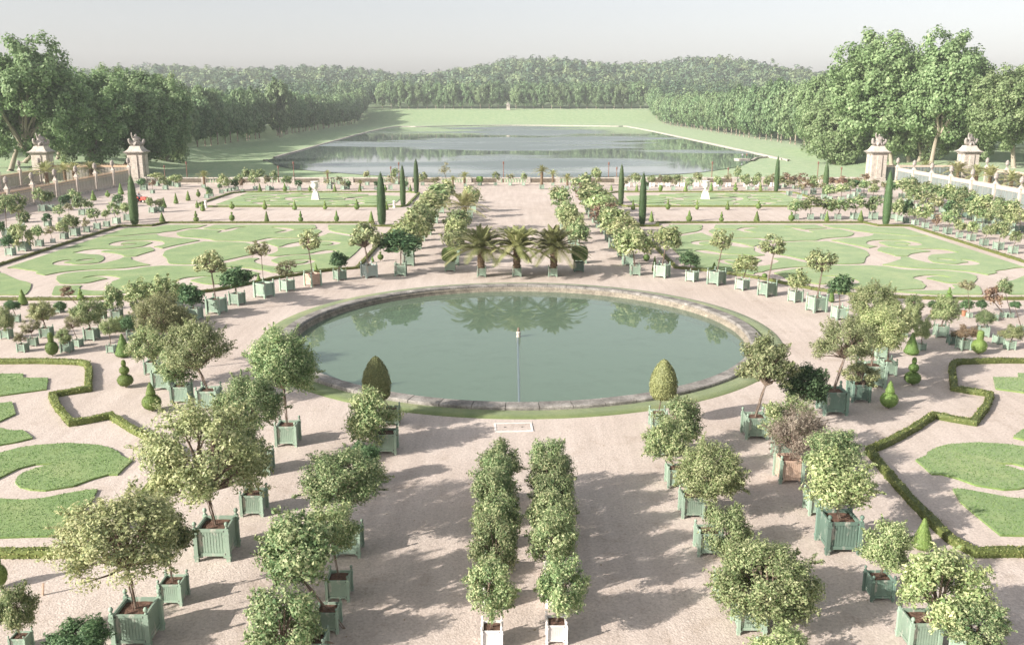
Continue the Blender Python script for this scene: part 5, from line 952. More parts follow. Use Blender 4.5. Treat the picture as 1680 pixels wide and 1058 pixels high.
# ---------------------------------------------------------------- crowns
def crown_pts(n, nclump, sig, rmin=.6, rmax=.92, bottom=-.75, sizes=1.0):
    D = unit(rng.normal(size=(nclump * 3, 3))); D = D[D[:, 2] > bottom][:nclump]; k = len(D)
    C = D * rng.uniform(rmin, rmax, (k, 1))
    bd = unit(rng.normal(size=(5, 3))); C *= 1 + (rng.uniform(-.34, .26, 5) * np.maximum(D @ bd.T, 0) ** 3).sum(1, keepdims=True)
    C[:, 2] = np.where(C[:, 2] < 0, C[:, 2] * .9, C[:, 2])
    w = rng.uniform(.6, 1.4, k); idx = rng.choice(k, n, p=w / w.sum())
    off = rng.normal(size=(n, 3)); off = unit(off) * (rng.random((n, 1)) ** .5) * sig * 1.7 * (w[idx, None] ** .5)
    P = C[idx] + off
    if n > 1500:   # young shoots standing out of the outline
        ns = 60; sd = unit(rng.normal(size=(ns, 3)) + [0, 0, .35]); ci = rng.integers(0, k, ns); st_ = C[ci] + unit(C[ci]) * sig * .8; sd = unit(unit(C[ci]) + .5 * sd)
        m_ = n // 9; wi = rng.integers(0, ns, m_); P[:m_] = st_[wi] + sd[wi] * rng.uniform(0, .26, (m_, 1)) + rng.normal(0, .018, (m_, 3))
    N = unit(off) * .9 + unit(P) * .5 + np.array([0, 0, .25]) + .55 * rng.normal(size=(n, 3))
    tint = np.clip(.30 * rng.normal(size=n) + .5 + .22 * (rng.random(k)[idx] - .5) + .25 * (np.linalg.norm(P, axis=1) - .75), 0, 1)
    return P, N, tint, C
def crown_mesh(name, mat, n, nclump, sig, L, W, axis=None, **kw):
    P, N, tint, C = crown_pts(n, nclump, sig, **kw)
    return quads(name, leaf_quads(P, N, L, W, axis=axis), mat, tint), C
def branches_mesh(name, C, start, r, mat, k=14, mid=.45):
    b = MB(); s = Vector(start)
    for c in C[:k]:
        c = Vector(c); m = s.lerp(c, mid) + Vector(rng.normal(size=3) * .07) + Vector((0, 0, .06))
        b.tube(s, m, r, r * .6, 5, cap=False); b.tube(m, c, r * .6, r * .2, 4, cap=False)
        e = c + Vector(unit(rng.normal(size=3)) * .22); b.tube(m.lerp(c, .5), e, r * .35, r * .12, 4, cap=False)
    return b.mesh(name, mat)
CROWN = {}
def make_crowns():
    spec = {  # lod: (n, L, W)
        -1: (27000, .056, .027), 0: (11500, .092, .042), 1: (1700, .20, .10), 2: (520, .30, .17)}
    for ty, nclump, sig, kw in (('D', 46, .20, {}), ('O', 44, .20, {}), ('L', 34, .15, dict(rmin=.62, rmax=.95, bottom=-.55)), ('B', 60, .2, dict(rmin=.55, rmax=.8)), ('S', 22, .17, dict(rmin=.5, rmax=.9)), ('R', 24, .2, {}), ('G', 46, .2, {}), ('V', 30, .16, dict(rmin=.4))):
        for lod, (n, L, W) in spec.items():
            if lod == -1 and ty not in 'DOL': continue
            out = []
            for v in range(4 if lod == 0 and ty in 'DOL' else 2 if lod < 0 else (3 if ty in 'DOLS' else 2)):
                q = {'S': .35, 'R': .6, 'L': .68, 'B': 1.1, 'V': .4}.get(ty, 1.0)
                w = W * (.5 if ty in 'GV' else 1.0)
                nm = 'crown'
                me, C = crown_mesh(nm, M['leaf_' + ('S' if ty == 'V' else ty)], int(n * q), (int(nclump * 2.6) if lod < 0 else nclump) if lod < 2 else nclump // 2, (sig * (.9 if ty == 'L' else .7) if lod < 0 else sig) if lod < 2 else sig * 1.25, L, w, **kw)
                br = branches_mesh('branches', C[rng.permutation(len(C))], (0, 0, -.62), {'L': .038 if lod < 0 else .05, 'S': .035, 'V': .03}.get(ty, .045), M['bark'], 44 if lod < 0 and ty == 'L' else 22 if ty in 'LSGV' else 12) if (ty in 'LSGVR' or lod <= 0) and lod < 2 else None
                out.append((me, br))
            CROWN[ty, lod] = out
    # palms
    for lod, (nf, nl) in {1: (48, 36), 2: (24, 13)}.items():
        out = []
        for v in range(2):
            Q = []; tn = []
            for i in range(nf):
                az = i * 2.399 + rng.uniform(-.2, .2); el = math.radians(82 - 82 * (i / nf) ** 1.0 + rng.uniform(-8, 8)); Lf = rng.uniform(.85, 1.08)
                d = np.array([math.cos(az) * math.cos(el), math.sin(az) * math.cos(el), math.sin(el)])
                side = np.cross(d, [0, 0, 1.0]); side = side / (np.linalg.norm(side) + 1e-6); base = rng.uniform(.2, .8)
                if i > nf * .86: base *= .9
                prev = None
                for j in range(nl):
                    t = (j + 1) / nl; p = d * t * Lf + np.array([0, 0, -.48 * t ** 2.4 * Lf * (1.0 if el > 0 else .45)])
                    dirv = d + np.array([0, 0, -.9 * t ** 1.2]); dirv /= np.linalg.norm(dirv)
                    ll = .24 * math.sin(math.pi * min(1, .12 + .86 * t)) ** .6 + .03
                    for sgn in (1, -1):
                        lv = side * sgn * .6 + dirv * 1.0 + np.array([0, 0, -.12]); lv = lv / np.linalg.norm(lv) * ll
                        wv = dirv * (.015 if lod == 1 else .028)
                        Q.append([p - wv, p + wv, p + lv + wv * .3, p + lv - wv * .3]); tn.append(base + rng.uniform(-.2, .2))
                    if prev is not None:
                        up = np.array([0, 0, .012]); Q.append([prev - up, p - up * .5, p + up * .5, prev + up]); tn.append(.9)
                    prev = p
            out.append((quads('fronds', np.array(Q), M['leaf_P'], np.clip(tn, 0, 1)), None))
        CROWN['P', lod] = out; CROWN['P', 0] = out
    b = MB()
    for z in range(8): b.lathe([(1.0 + .12 * (z % 2), z / 8), (1.15, (z + .6) / 8), (.9, (z + 1) / 8)], 9, cap=False)
    CROWN['palm_trunk'] = b.mesh('trunk', M['palm_bark'])
make_crowns()
def surf_leaves(prof, n, L, mat, name, sq=0.0, dark=.15, jit=.015, up=0.0, stretch=1.0, wob=.0):
    """clipped plant: solid of revolution with a leafy skin"""
    prof = np.array(prof); seg = np.hypot(np.diff(prof[:, 0]), np.diff(prof[:, 1])) * (prof[:-1, 0] + prof[1:, 0] + .02)
    s = rng.choice(len(seg), n, p=seg / seg.sum()); t = rng.random(n)
    r = prof[s, 0] + (prof[s + 1, 0] - prof[s, 0]) * t; z = prof[s, 1] + (prof[s + 1, 1] - prof[s, 1]) * t
    a = rng.random(n) * 2 * math.pi
    k = 1 + wob * np.sin(a * 3 + z * 9) * .5 + wob * np.sin(a * 5 - z * 14) * .5 + jit * 2 * rng.normal(size=n)
    if sq: k = k * ((np.abs(np.cos(a)) ** sq + np.abs(np.sin(a)) ** sq) ** (-1 / sq))
    dr = prof[s + 1, 0] - prof[s, 0]; dz = prof[s + 1, 1] - prof[s, 1]
    N = np.stack([np.cos(a) * dz, np.sin(a) * dz, -dr], 1); N = unit(N) + .45 * rng.normal(size=(n, 3))
    P = np.stack([r * k * np.cos(a), r * k * np.sin(a), z + jit * rng.normal(size=n)], 1)
    ax = np.tile([0, 0, 1.0], (n, 1)) if up else None
    V = leaf_quads(P, N, L * stretch, L * .55, axis=ax)
    tint = np.clip(.5 + .28 * rng.normal(size=n), 0, 1)
    # inner body
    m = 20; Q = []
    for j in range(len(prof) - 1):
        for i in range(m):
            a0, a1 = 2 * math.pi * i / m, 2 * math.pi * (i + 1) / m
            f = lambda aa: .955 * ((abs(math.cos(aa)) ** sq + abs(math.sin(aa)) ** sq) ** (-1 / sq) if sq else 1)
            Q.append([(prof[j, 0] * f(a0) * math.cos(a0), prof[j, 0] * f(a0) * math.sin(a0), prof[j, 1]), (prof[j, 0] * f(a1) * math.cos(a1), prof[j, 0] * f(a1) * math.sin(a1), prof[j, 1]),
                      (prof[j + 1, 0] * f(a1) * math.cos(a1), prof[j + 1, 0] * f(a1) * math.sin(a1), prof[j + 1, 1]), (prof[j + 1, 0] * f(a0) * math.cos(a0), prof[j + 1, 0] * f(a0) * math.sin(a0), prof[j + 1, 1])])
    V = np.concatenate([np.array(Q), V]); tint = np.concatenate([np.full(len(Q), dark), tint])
    return quads(name, V, mat, tint)
def arc(r, zc, a0, a1, n=7, rz=None):
    rz = rz or r; return [(max(.001, r * math.cos(a0 + (a1 - a0) * i / n)), zc + rz * math.sin(a0 + (a1 - a0) * i / n)) for i in range(n + 1)]
H2 = math.pi / 2
for lod, n, L in ((0, 6500, .075), (1, 1500, .13), (2, 500, .2)):
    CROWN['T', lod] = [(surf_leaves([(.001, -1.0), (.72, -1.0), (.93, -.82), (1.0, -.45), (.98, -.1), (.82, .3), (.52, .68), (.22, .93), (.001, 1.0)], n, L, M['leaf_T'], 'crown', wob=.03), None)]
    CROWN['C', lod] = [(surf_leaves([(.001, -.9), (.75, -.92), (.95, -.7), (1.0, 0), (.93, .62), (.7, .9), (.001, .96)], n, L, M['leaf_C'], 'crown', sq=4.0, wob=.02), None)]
# ---------------------------------------------------------------- planters
def planter_meshes():
    out = {}
    b = MB(); b.box(-.055, -.055, 0, .055, .055, 1.0); b.box(-.07, -.07, .82, .07, .07, .88); b.box(-.07, -.07, .12, .07, .07, .18)
    post = b
    fin = MB(); fin.lathe([(.035, 1.0), (.05, 1.015), (.028, 1.04), (.03, 1.06), (.06, 1.10), (.062, 1.14), (.04, 1.185), (.005, 1.20)], 9)
    panel = MB()
    for k in range(4):
        c, s = [(1, 0), (0, 1), (-1, 0), (0, -1)][k]
        def bx(u0, u1, d0, d1, z0, z1, mi=0):
            if c: x = sorted((c * d0, c * d1)); panel.box(x[0], u0, z0, x[1], u1, z1, mi)
            else: y = sorted((s * d0, s * d1)); panel.box(u0, y[0], z0, u1, y[1], z1, mi)
        bx(-.384, .384, .38, .41, .17, .96)
        for i in range(9): u = -.36 + i * .082; bx(u, u + .066, .41, .422, .25, .87)
        bx(-.384, .384, .41, .44, .15, .245); bx(-.384, .384, .41, .44, .875, .97)
        # bracket at the feet
        bx(-.384, -.29, .39, .425, .09, .149); bx(.29, .384, .39, .425, .09, .149)
    panel.box(-.379, -.379, .17, .379, .379, .20)
    soil = MB(); g = 7
    vs = [((-.378 + .756 * i / g), (-.378 + .756 * j / g), .86 + random.uniform(-.012, .02) + .03 * (1 - ((i / g - .5) ** 2 + (j / g - .5) ** 2) * 3)) for j in range(g + 1) for i in range(g + 1)]
    soil.add(vs, [(j * (g + 1) + i, j * (g + 1) + i + 1, (j + 1) * (g + 1) + i + 1, (j + 1) * (g + 1) + i) for j in range(g) for i in range(g)])
    hinge = MB()
    hinge.box(-.03, -.45, -.025, .03, -.424, .025)
    sm = soil.mesh('soil', M['soil'])
    lowsoil = MB(); lowsoil.add([(-.37, -.37, .9), (.37, -.37, .9), (.37, .37, .9), (-.37, .37, .9)], [(0, 1, 2, 3)])
    for k in 'gdwsp':
        pm = M['g'] if k == 'p' else M[k]
        fm = MB()
        for sx in (1, -1):
            for sy in (1, -1):
                for src in (post, fin): fm.add([(x + sx * .445, y + sy * .445, z) for x, y, z in src.v], src.f, 1)
        fm.add(panel.v, panel.f, 0)
        low = MB(); low.box(-.42, -.42, .13, .42, .42, .97, 0)
        for sx in (1, -1):
            for sy in (1, -1): low.box(sx * .44 - .06, sy * .44 - .06, 0, sx * .44 + .06, sy * .44 + .06, 1.12, 1)
        out[k] = dict(panel=panel.mesh('planter_box', M[k]), post=post.mesh('post', pm), finial=fin.mesh('finial', pm, smooth=True), full=fm.mesh('planter_box', M[k], pm), low=low.mesh('planter_box', M[k], pm))
    pot = MB(); pot.lathe([(.30, 0), (.42, .7), (.48, .72), (.48, .86), (.40, .86), (.38, .78)], 14, cap=True); out['t'] = dict(low=pot.mesh('pot', M['t']), full=pot.mesh('pot', M['t']))
    out['soil'] = sm; out['hinge'] = hinge.mesh('hinge', M['iron']); out['lowsoil'] = lowsoil.mesh('soil', M['soil'])
    return out
PL = planter_meshes()
tb = MB(); pr = None
for i in range(6):
    z0, z1 = i / 6, (i + 1) / 6; f = lambda z: (.25 * math.sin(z * 5), .2 * math.sin(z * 7 + 1))
    tb.tube((*f(z0), z0), (*f(z1), z1), 1 - .35 * z0, 1 - .35 * z1, 8, cap=False)
TRUNK = tb.mesh('trunk', M['bark'], smooth=True)
KINDNAME = {'D': 'potted_orange_tree', 'O': 'potted_orange_tree', 'L': 'potted_open_tree', 'B': 'potted_bay_tree', 'S': 'potted_shrub', 'R': 'potted_red_shrub', 'G': 'potted_spiky_shrub', 'V': 'potted_bare_shrub', 'T': 'potted_domed_yew', 'C': 'potted_box_bush', 'P': 'potted_palm'}
def potted(k, e):
    X, Y, w, ty, xc, zc, rw, rh, col, rot, label, grp, lod = e
    root = empty(KINDNAME[ty], (X, Y, 0), rot, label, 'palm' if ty == 'P' else ('potted shrub' if ty in 'SRGVTC' else 'potted tree'), GROUPS[grp])
    bw = w * (1.1 if col == 't' else (1.0 if col == 'w' and Y < 40 else .82))
    S = (bw, bw, bw)
    if lod == 0 and col != 't':
        pb = obj('planter_box', PL[col]['panel'], root, scale=S)
        for sx in (1, -1):
            for sy in (1, -1):
                obj('post', PL[col]['post'], pb, (sx * .445, sy * .445, 0)); obj('finial', PL[col]['finial'], pb, (sx * .445, sy * .445, 0))
        for hx in (-.37, .37):
            for hz in (.21, .91): obj('hinge', PL['hinge'], pb, (hx, 0, hz))
        obj('soil', PL['soil'], root, scale=S)
    else:
        obj('planter_box' if col != 't' else 'pot', PL[col]['full' if lod == 1 else 'low'], root, scale=S)
        if lod == 1 and col != 't': obj('soil', PL['soil'], root, scale=S)
    ca, sa = math.cos(-rot), math.sin(-rot); dx = xc - X; loc = Vector((dx * ca, dx * sa, zc))
    if lod == 0 and ty in 'DOL' and rw > 1.3: lod = -1
    vs = CROWN[ty, lod]; me, br = vs[k % len(vs)]
    yaw = random.uniform(0, 6.28) if ty not in 'C' else 0
    zb = max(.86 * bw, 0)
    if ty == 'P':
        top = Vector((loc.x, loc.y, zc - rh * .22)); rt = min(.30, rw * .135)
        if label.startswith('small palm on a tall'): rt = .16; top.z = zc
        obj('trunk', CROWN['palm_trunk'], root, (loc.x, loc.y, zb), (rt, rt, max(.2, top.z - zb)))
        c = obj('fronds', me, root, top, (rw * 1.28, rw * 1.28, max(rh * 1.35, rw * 1.05)), (0, 0, yaw)); return
    low = zc - rh * (.60 if br is not None else .55)
    d = Vector((loc.x, loc.y, max(low, zb + .12))) - Vector((0, 0, zb))
    r = {'L': .060, 'G': .04, 'S': .035}.get(ty, .055) * max(.5, min(1.5, rw)) ** .8
    if not (ty in 'C'):
        tr = obj('trunk', TRUNK, root, (0, 0, zb), (r, r, d.length), d.to_track_quat('Z', 'Y').to_euler())
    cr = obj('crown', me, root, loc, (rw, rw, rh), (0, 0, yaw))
    if br is not None: obj('branches', br, root, loc, (rw, rw, rh), (0, 0, yaw))
for k, e in enumerate(TREES): potted(k, e)
# ---------------------------------------------------------------- topiaries
TOPM = {}
def topi(kind, lod):
    if (kind, lod) in TOPM: return TOPM[kind, lod]
    n, L = ((5200, .035), (1500, .06), (420, .11))[lod]
    P = {'cone': [(.001, .02), (.42, .03), (.5, .12), (.44, .2), (.25, .6), (.06, .97), (.001, 1.0)],
         'ballcone': [(.001, .02)] + arc(.5, .29, -H2 * .95, H2 * .72, 9, .27) + [(.19, .56), (.26, .60), (.22, .68), (.12, .88), (.03, .99), (.001, 1.0)],
         'three': [(.001, .02)] + arc(.5, .23, -H2 * .95, H2 * .8, 8, .21) + [(.12, .46)] + arc(.31, .60, -H2 * .8, H2 * .8, 8, .15) + [(.06, .76)] + arc(.15, .86, -H2 * .7, H2 * .97, 6, .13),
         'ballcyl': [(.001, .02)] + arc(.5, .32, -H2 * .95, H2 * .72, 9, .3) + [(.2, .62), (.22, .7), (.21, .94), (.15, 1.0), (.001, 1.0)],
         'ballspike': [(.001, .1)] + arc(.5, .38, -H2 * .95, H2 * .85, 9, .30) + [(.05, .70), (.06, .76)] + arc(.2, .84, -H2 * .7, H2 * .97, 6, .10),
         'ball': [(.001, .02)] + arc(.5, .5, -H2 * .95, H2 * .98, 12, .48),
         'cyp': [(.001, .0), (.30, .01), (.43, .07), (.5, .26), (.49, .48), (.42, .70), (.29, .87), (.12, .97), (.001, 1.0)]}[kind]
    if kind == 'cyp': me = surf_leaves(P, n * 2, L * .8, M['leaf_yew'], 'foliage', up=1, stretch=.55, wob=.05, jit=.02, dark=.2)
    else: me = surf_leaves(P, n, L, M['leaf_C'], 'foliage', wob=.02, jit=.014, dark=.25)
    TOPM[kind, lod] = me; return me
sb = MB(); sb.tube((0, 0, -.05), (0, 0, 1), 1, 1, 7); STEM = sb.mesh('stem', M['bark'])
for k, (X, Y, h, w, kind, label, grp) in enumerate(TOPIARY):
    lod = 0 if Y < 62 else (1 if Y < 116 or kind == 'cyp' else 2)
    root = empty('columnar_yew' if kind == 'cyp' else 'topiary', (X, Y, 0), random.uniform(0, 6.28), label, 'yew' if kind == 'cyp' else 'topiary', GROUPS[grp])
    me = topi(kind, lod)
    if kind == 'cyp': obj('foliage', me, root, (0, 0, .05), (w, w, h))
    else: obj('foliage', me, root, (0, 0, .06), (w, w, h - .06))
    if kind != 'cyp': obj('stem', STEM, root, scale=(.05 * max(w, .6), .05 * max(w, .6), h * .5))
    else: obj('stem', STEM, root, scale=(.13, .13, h * .3))
# ---------------------------------------------------------------- urns, small posts, misc garden things
def urn_on_pedestal(x, y, label):
    root = empty('stone_urn', (x, y, 0), 0, label, 'urn', 'white urns on pedestals in the far lawns')
    b = MB(); b.lathe([(.62, 0), (.62, .12), (.55, .16), (.52, .5), (.42, .95), (.30, 1.25), (.36, 1.32), (.36, 1.38)], 4, sq=True); obj('pedestal', b.mesh('urn_pedestal', M['marble']), root)
    b = MB(); b.lathe([(.22, 1.38), (.26, 1.42), (.12, 1.52), (.12, 1.58), (.36, 1.72), (.46, 1.95), (.47, 2.2), (.44, 2.5), (.46, 2.62), (.62, 2.76), (.66, 2.82), (.62, 2.85), (.45, 2.78), (.1, 2.7)], 20); v = obj('vase', b.mesh('urn_vase', M['marble'], smooth=True), root)
    for s in (1, -1):
        b = MB(); pts = [(s * .44, 0, 2.0), (s * .62, 0, 2.08), (s * .64, 0, 2.3), (s * .47, 0, 2.45)]
        for p, q in zip(pts[:-1], pts[1:]): b.tube(p, q, .05, .05, 6)
        obj('handle', b.mesh('urn_handle', M['marble']), v)
urn_on_pedestal(29.72, 142.2, 'white stone urn on a flared pedestal in the far right lawn')
urn_on_pedestal(-30.65, 141.4, 'white stone urn on a flared pedestal in the far left lawn')
for x, y, l in ((-17.19, 130.75, 'short white stone post near the inner corner of the far left lawn'), (-44.15, 130.8, 'short pale stone post at the outer corner of the far left lawn')):
    b = MB(); b.lathe([(.24, 0), (.24, .1), (.19, .14), (.17, .85), (.22, .9), (.22, .98), (.05, 1.05)], 12); tag(obj('stone_post', b.mesh('stone_post', M['marble']), loc=(x, y, 0)), l, 'post', 'small stone posts')
b = MB(); b.box(-.025, -.03, -.1, .025, .03, .42); tag(obj('wooden_stake', b.mesh('wooden_stake', M['p']), loc=(-15.19, 25.65, 0), rot=(0, R(9), 0)), 'thin wooden stake stuck in the gravel at lower left', 'stake')
def hatch():
    root = empty('metal_hatch', (-.45, 40.6, 0), R(3), 'flat pale-framed access hatch in the gravel between the pool and the white boxes', 'hatch')
    b = MB(); x, y = .9, .58
    b.box(-x, -y, -.02, x, -y + .09, .035); b.box(-x, y - .09, -.02, x, y, .035); b.box(-x, -y + .09, -.02, -x + .09, y - .09, .035); b.box(x - .09, -y + .09, -.02, x, y - .09, .035)
    obj('frame', b.mesh('hatch_frame', M['marble']), root)
    for s in (0, 1):
        b = MB(); x0 = -x + .095 + s * .81; b.box(x0, -y + .095, -.02, x0 + .80, y - .095, .02); c = obj('cover', b.mesh('hatch_cover', M['gravel']), root)
        b = MB(); b.box(x0 + .36, -.03, .021, x0 + .46, .03, .04); obj('handle', b.mesh('hatch_handle', M['iron']), c)
hatch()
# ---------------------------------------------------------------- figures and statues (one continuous skinned surface each)
def skinned(name, joints, edges, mats, pick=None, sub=1):
    me = bpy.data.meshes.new(name + '_cage'); me.from_pydata([j[0] for j in joints], edges, [])
    o = bpy.data.objects.new(name, me); COL.objects.link(o)
    o.modifiers.new('skin', 'SKIN'); sv = me.skin_vertices[0].data
    for i, j in enumerate(joints): sv[i].radius = (j[1], j[1] if len(j) < 3 else j[2]); sv[i].use_root = (i == 0)
    s = o.modifiers.new('sub', 'SUBSURF'); s.levels = sub; s.render_levels = sub
    bpy.context.view_layer.update()
    ev = o.evaluated_get(bpy.context.evaluated_depsgraph_get()); m2 = bpy.data.meshes.new_from_object(ev)
    m2.name = name; m2.materials.clear()
    for m in mats: m2.materials.append(m)
    if pick:
        for p in m2.polygons: p.material_index = pick(p.center)
    m2.polygons.foreach_set('use_smooth', [True] * len(m2.polygons))
    bpy.data.objects.remove(o); bpy.data.meshes.remove(me); return m2
M['skin'] = rough_mat('skin', (.48, .30, .22), (.55, .36, .27), 5, .6); M['cloth_grey'] = rough_mat('grey_cloth', (.30, .29, .30), (.42, .40, .42), 8, .9)
M['cloth_blue'] = rough_mat('dark_blue_cloth', (.05, .06, .09), (.09, .10, .14), 8, .9); M['cloth_red'] = rough_mat('red_cloth', (.42, .12, .10), (.5, .18, .15), 8, .9); M['hair'] = rough_mat('dark_hair', (.04, .03, .02), (.08, .06, .04), 8, .8)
def seated_person():
    J = [((0, 0, .0), .15, .13), ((0, .02, .25), .14, .11), ((0, .02, .48), .17, .11), ((0, .0, .60), .06), ((0, -.02, .72), .105, .115), ((0, -.02, .82), .07),
         ((.2, .02, .50), .065), ((.27, -.1, .26), .05), ((.17, -.34, .24), .04), ((.15, -.42, .24), .04), ((-.2, .02, .50), .065), ((-.27, -.1, .26), .05), ((-.17, -.34, .24), .04), ((-.15, -.42, .24), .04),
         ((.11, -.08, -.02), .1), ((.14, -.46, .04), .075), ((.14, -.50, -.38), .055), ((.14, -.62, -.43), .05), ((-.11, -.08, -.02), .1), ((-.14, -.46, .04), .075), ((-.14, -.50, -.38), .055), ((-.14, -.62, -.43), .05)]
    E_ = [(0, 1), (1, 2), (2, 3), (3, 4), (4, 5), (2, 6), (6, 7), (7, 8), (8, 9), (2, 10), (10, 11), (11, 12), (12, 13), (0, 14), (14, 15), (15, 16), (16, 17), (0, 18), (18, 19), (19, 20), (20, 21)]
    def pick(c):
        if c.z > .79 or (c.z > .68 and c.y > .03): return 3
        if c.z > .60 or c.y < -.30 and c.z > .16: return 0
        if c.z > .10: return 1
        return 2
    return J, E_, pick
def standing_person():
    J = [((0, 0, .92), .14, .11), ((0, .01, 1.15), .135, .1), ((0, .01, 1.38), .17, .11), ((0, .0, 1.50), .055), ((0, -.01, 1.62), .1, .11), ((0, -.01, 1.72), .07),
         ((.2, .0, 1.40), .06), ((.27, .02, 1.12), .05), ((.26, -.14, .92), .04), ((-.2, .0, 1.40), .06), ((-.27, .0, 1.12), .05), ((-.22, -.2, 1.02), .04),
         ((.1, 0, .85), .1), ((.11, -.03, .48), .07), ((.11, .02, .08), .05), ((.12, -.12, .04), .05), ((-.1, 0, .85), .1), ((-.13, .03, .48), .07), ((-.14, .06, .08), .05), ((-.15, -.08, .04), .05)]
    E_ = [(0, 1), (1, 2), (2, 3), (3, 4), (4, 5), (2, 6), (6, 7), (7, 8), (2, 9), (9, 10), (10, 11), (0, 12), (12, 13), (13, 14), (14, 15), (0, 16), (16, 17), (17, 18), (18, 19)]
    def pick(c):
        if c.z > 1.68 or (c.z > 1.58 and c.y > .04): return 3
        if c.z > 1.5 or (abs(c.x) > .2 and c.z < 1.05): return 0
        return 1 if c.z > .9 else 2
    return J, E_, pick
def tractor():
    x, y = -56.0, 137.6
    root = empty('garden_tractor', (x, y, 0), R(70), 'small red garden tractor driving on the gravel behind the left columnar yew', 'tractor')
    b = MB(); b.box(-.32, -.95, .42, .32, -.1, .86); b.box(-.28, -1.02, .45, .28, -.95, .8); obj('bonnet', b.mesh('bonnet', M['red']), root)
    b = MB(); b.box(-.4, -.1, .3, .4, .75, .5); b.box(-.52, .2, .5, -.36, .95, .85); b.box(.36, .2, .5, .52, .95, .85); obj('chassis', b.mesh('chassis', M['red']), root)
    b = MB(); b.box(-.22, .3, .5, .22, .75, .66); b.box(-.22, .7, .66, .22, .8, 1.05); obj('seat', b.mesh('seat', M['rubber']), root)
    b = MB(); b.tube((0, -.1, .6), (0, .02, 1.0), .025, .025, 6); b.lathe([(.15, 1.0), (.18, 1.01), (.18, 1.03), (.15, 1.04)], 12, (0, .02, 0)); obj('steering_wheel', b.mesh('steering_wheel', M['rubber']), root)
    for sx in (1, -1):
        for yy, rr, ww in ((-.7, .24, .16), (.55, .40, .24)):
            b = MB(); b.tube((sx * .46 - ww / 2, 0, 0), (sx * .46 + ww / 2, 0, 0), rr, rr, 14); wl = obj('wheel', b.mesh('wheel', M['rubber']), root, (0, yy, rr))
            b = MB(); b.tube((sx * .46 - ww / 2 - .01, 0, 0), (sx * .46 + ww / 2 + .01, 0, 0), rr * .5, rr * .5, 12); obj('rim', b.mesh('rim', M['marble']), wl)
    J, E_, pick = seated_person()
    p = obj('person', skinned('person', J, E_, [M['skin'], M['cloth_grey'], M['cloth_blue'], M['hair']], pick), loc=(x, y, .80), rot=(0, 0, R(70)))
    p.location = root.matrix_basis @ Vector((0, .47, .79))
    tag(p, 'person in a grey top sitting on the small red garden tractor', 'person')
tractor()
# ---------------------------------------------------------------- fences, gate piers, gates, balustrade
def panel_mat(name, col, alpha):
    m, t, p, o = newmat(name); n = noise(t, 1.0, 4, .6, sxyz=(1, 3, .3))
    r = ramp(t, n.outputs[0], [(.3, tuple(c * .7 for c in col)), (.7, tuple(min(1, c * 1.2) for c in col))])
    t.links.new(r.outputs[0], p.inputs['Base Color']); p.inputs['Roughness'].default_value = .35; p.inputs['Alpha'].default_value = alpha; return m
M['panel_left'] = panel_mat('dusty_fence_panel', (.34, .31, .26), .72); M['panel_right'] = panel_mat('pale_fence_panel', (.22, .255, .24), .8)
def small_urn(parent, p, s=1.0):
    b = MB(); b.lathe([(.20, 0), (.14, .08), (.07, .2), (.10, .26), (.30, .42), (.34, .62), (.26, .74), (.36, .84), (.38, .9), (.24, .95), (.30, 1.05), (.16, 1.2), (.04, 1.3)], 10)
    return obj('urn', b.mesh('urn', M['statue_stone'], smooth=True), parent, p, (s, s, s))
def fence(x, ys, label, left, zt=2.35, urns=True):
    root = empty('garden_fence', (x, ys[0], 0), 0, label, 'fence', 'tall fences along the garden sides')
    pb = MB(); pb.box(-.24, -.24, 0, .24, .24, 2.9); pb.box(-.34, -.34, 0, .34, .34, .4); pb.box(-.34, -.34, 2.9, .34, .34, 3.05); pb.lathe([(.26, 3.05), (.12, 3.4), (.12, 3.42)], 4, sq=True); pmesh = pb.mesh('post', M['pale_stone'])
    for y in ys:
        p = obj('post', pmesh, root, (0, y - ys[0], 0))
        if urns: small_urn(p, (0, 0, 3.42))
    for y0, y1 in zip(ys[:-1], ys[1:]):
        a, c = y0 - ys[0], y1 - ys[0]; a, c = min(a, c) + .35, max(a, c) - .35
        b = MB(); b.box(-.16, a, 0, .16, c, .38); obj('plinth', b.mesh('fence_plinth', M['stone']), root)
        b = MB(); b.box(-.012, a, .385, .012, c, zt); pn = obj('panel', b.mesh('fence_panel', M['panel_left' if left else 'panel_right']), root)
        b = MB(); k = 6 if left else 4
        for i in range(k + 1): yy = a + (c - a) * i / k; b.box(-.025, yy - .025, .382, .025, yy + .025, zt - .002)
        obj('bars', b.mesh('fence_bars', M['statue_stone']), pn)
        b = MB()
        if left:
            b.box(-.05, a, zt, .05, c, zt + .16); b.box(-.04, a, zt - .28, .04, c, zt - .2)
            m_ = int((c - a) / .28)
            for i in range(m_ + 1): yy = a + .02 + (c - a - .04) * i / m_; b.tube((0, yy, zt + .16), (0, yy, zt + .5), .045, .005, 4)
            obj('gilded_rail', b.mesh('gilded_rail', M['gilt']), root)
        else:
            b.box(-.07, a, zt, .07, c, zt + .55); b.box(-.10, a, zt + .55, .10, c, zt + .62); obj('top_rail', b.mesh('top_rail', M['cream_rail']), root)
YL = [169.4 - 6.95 * i for i in range(13)]
fence(-70.6, YL, 'tall fence with gilded spikes and stone posts along the left side of the garden', True)
fence(70.6, YL, 'pale panelled fence with stone posts along the right side of the garden', False)
fence(-87.0, YL[:10], 'second spiked fence beyond the left palms', True)
fence(87.0, YL[:10], 'second panelled fence beyond the right palms', False)
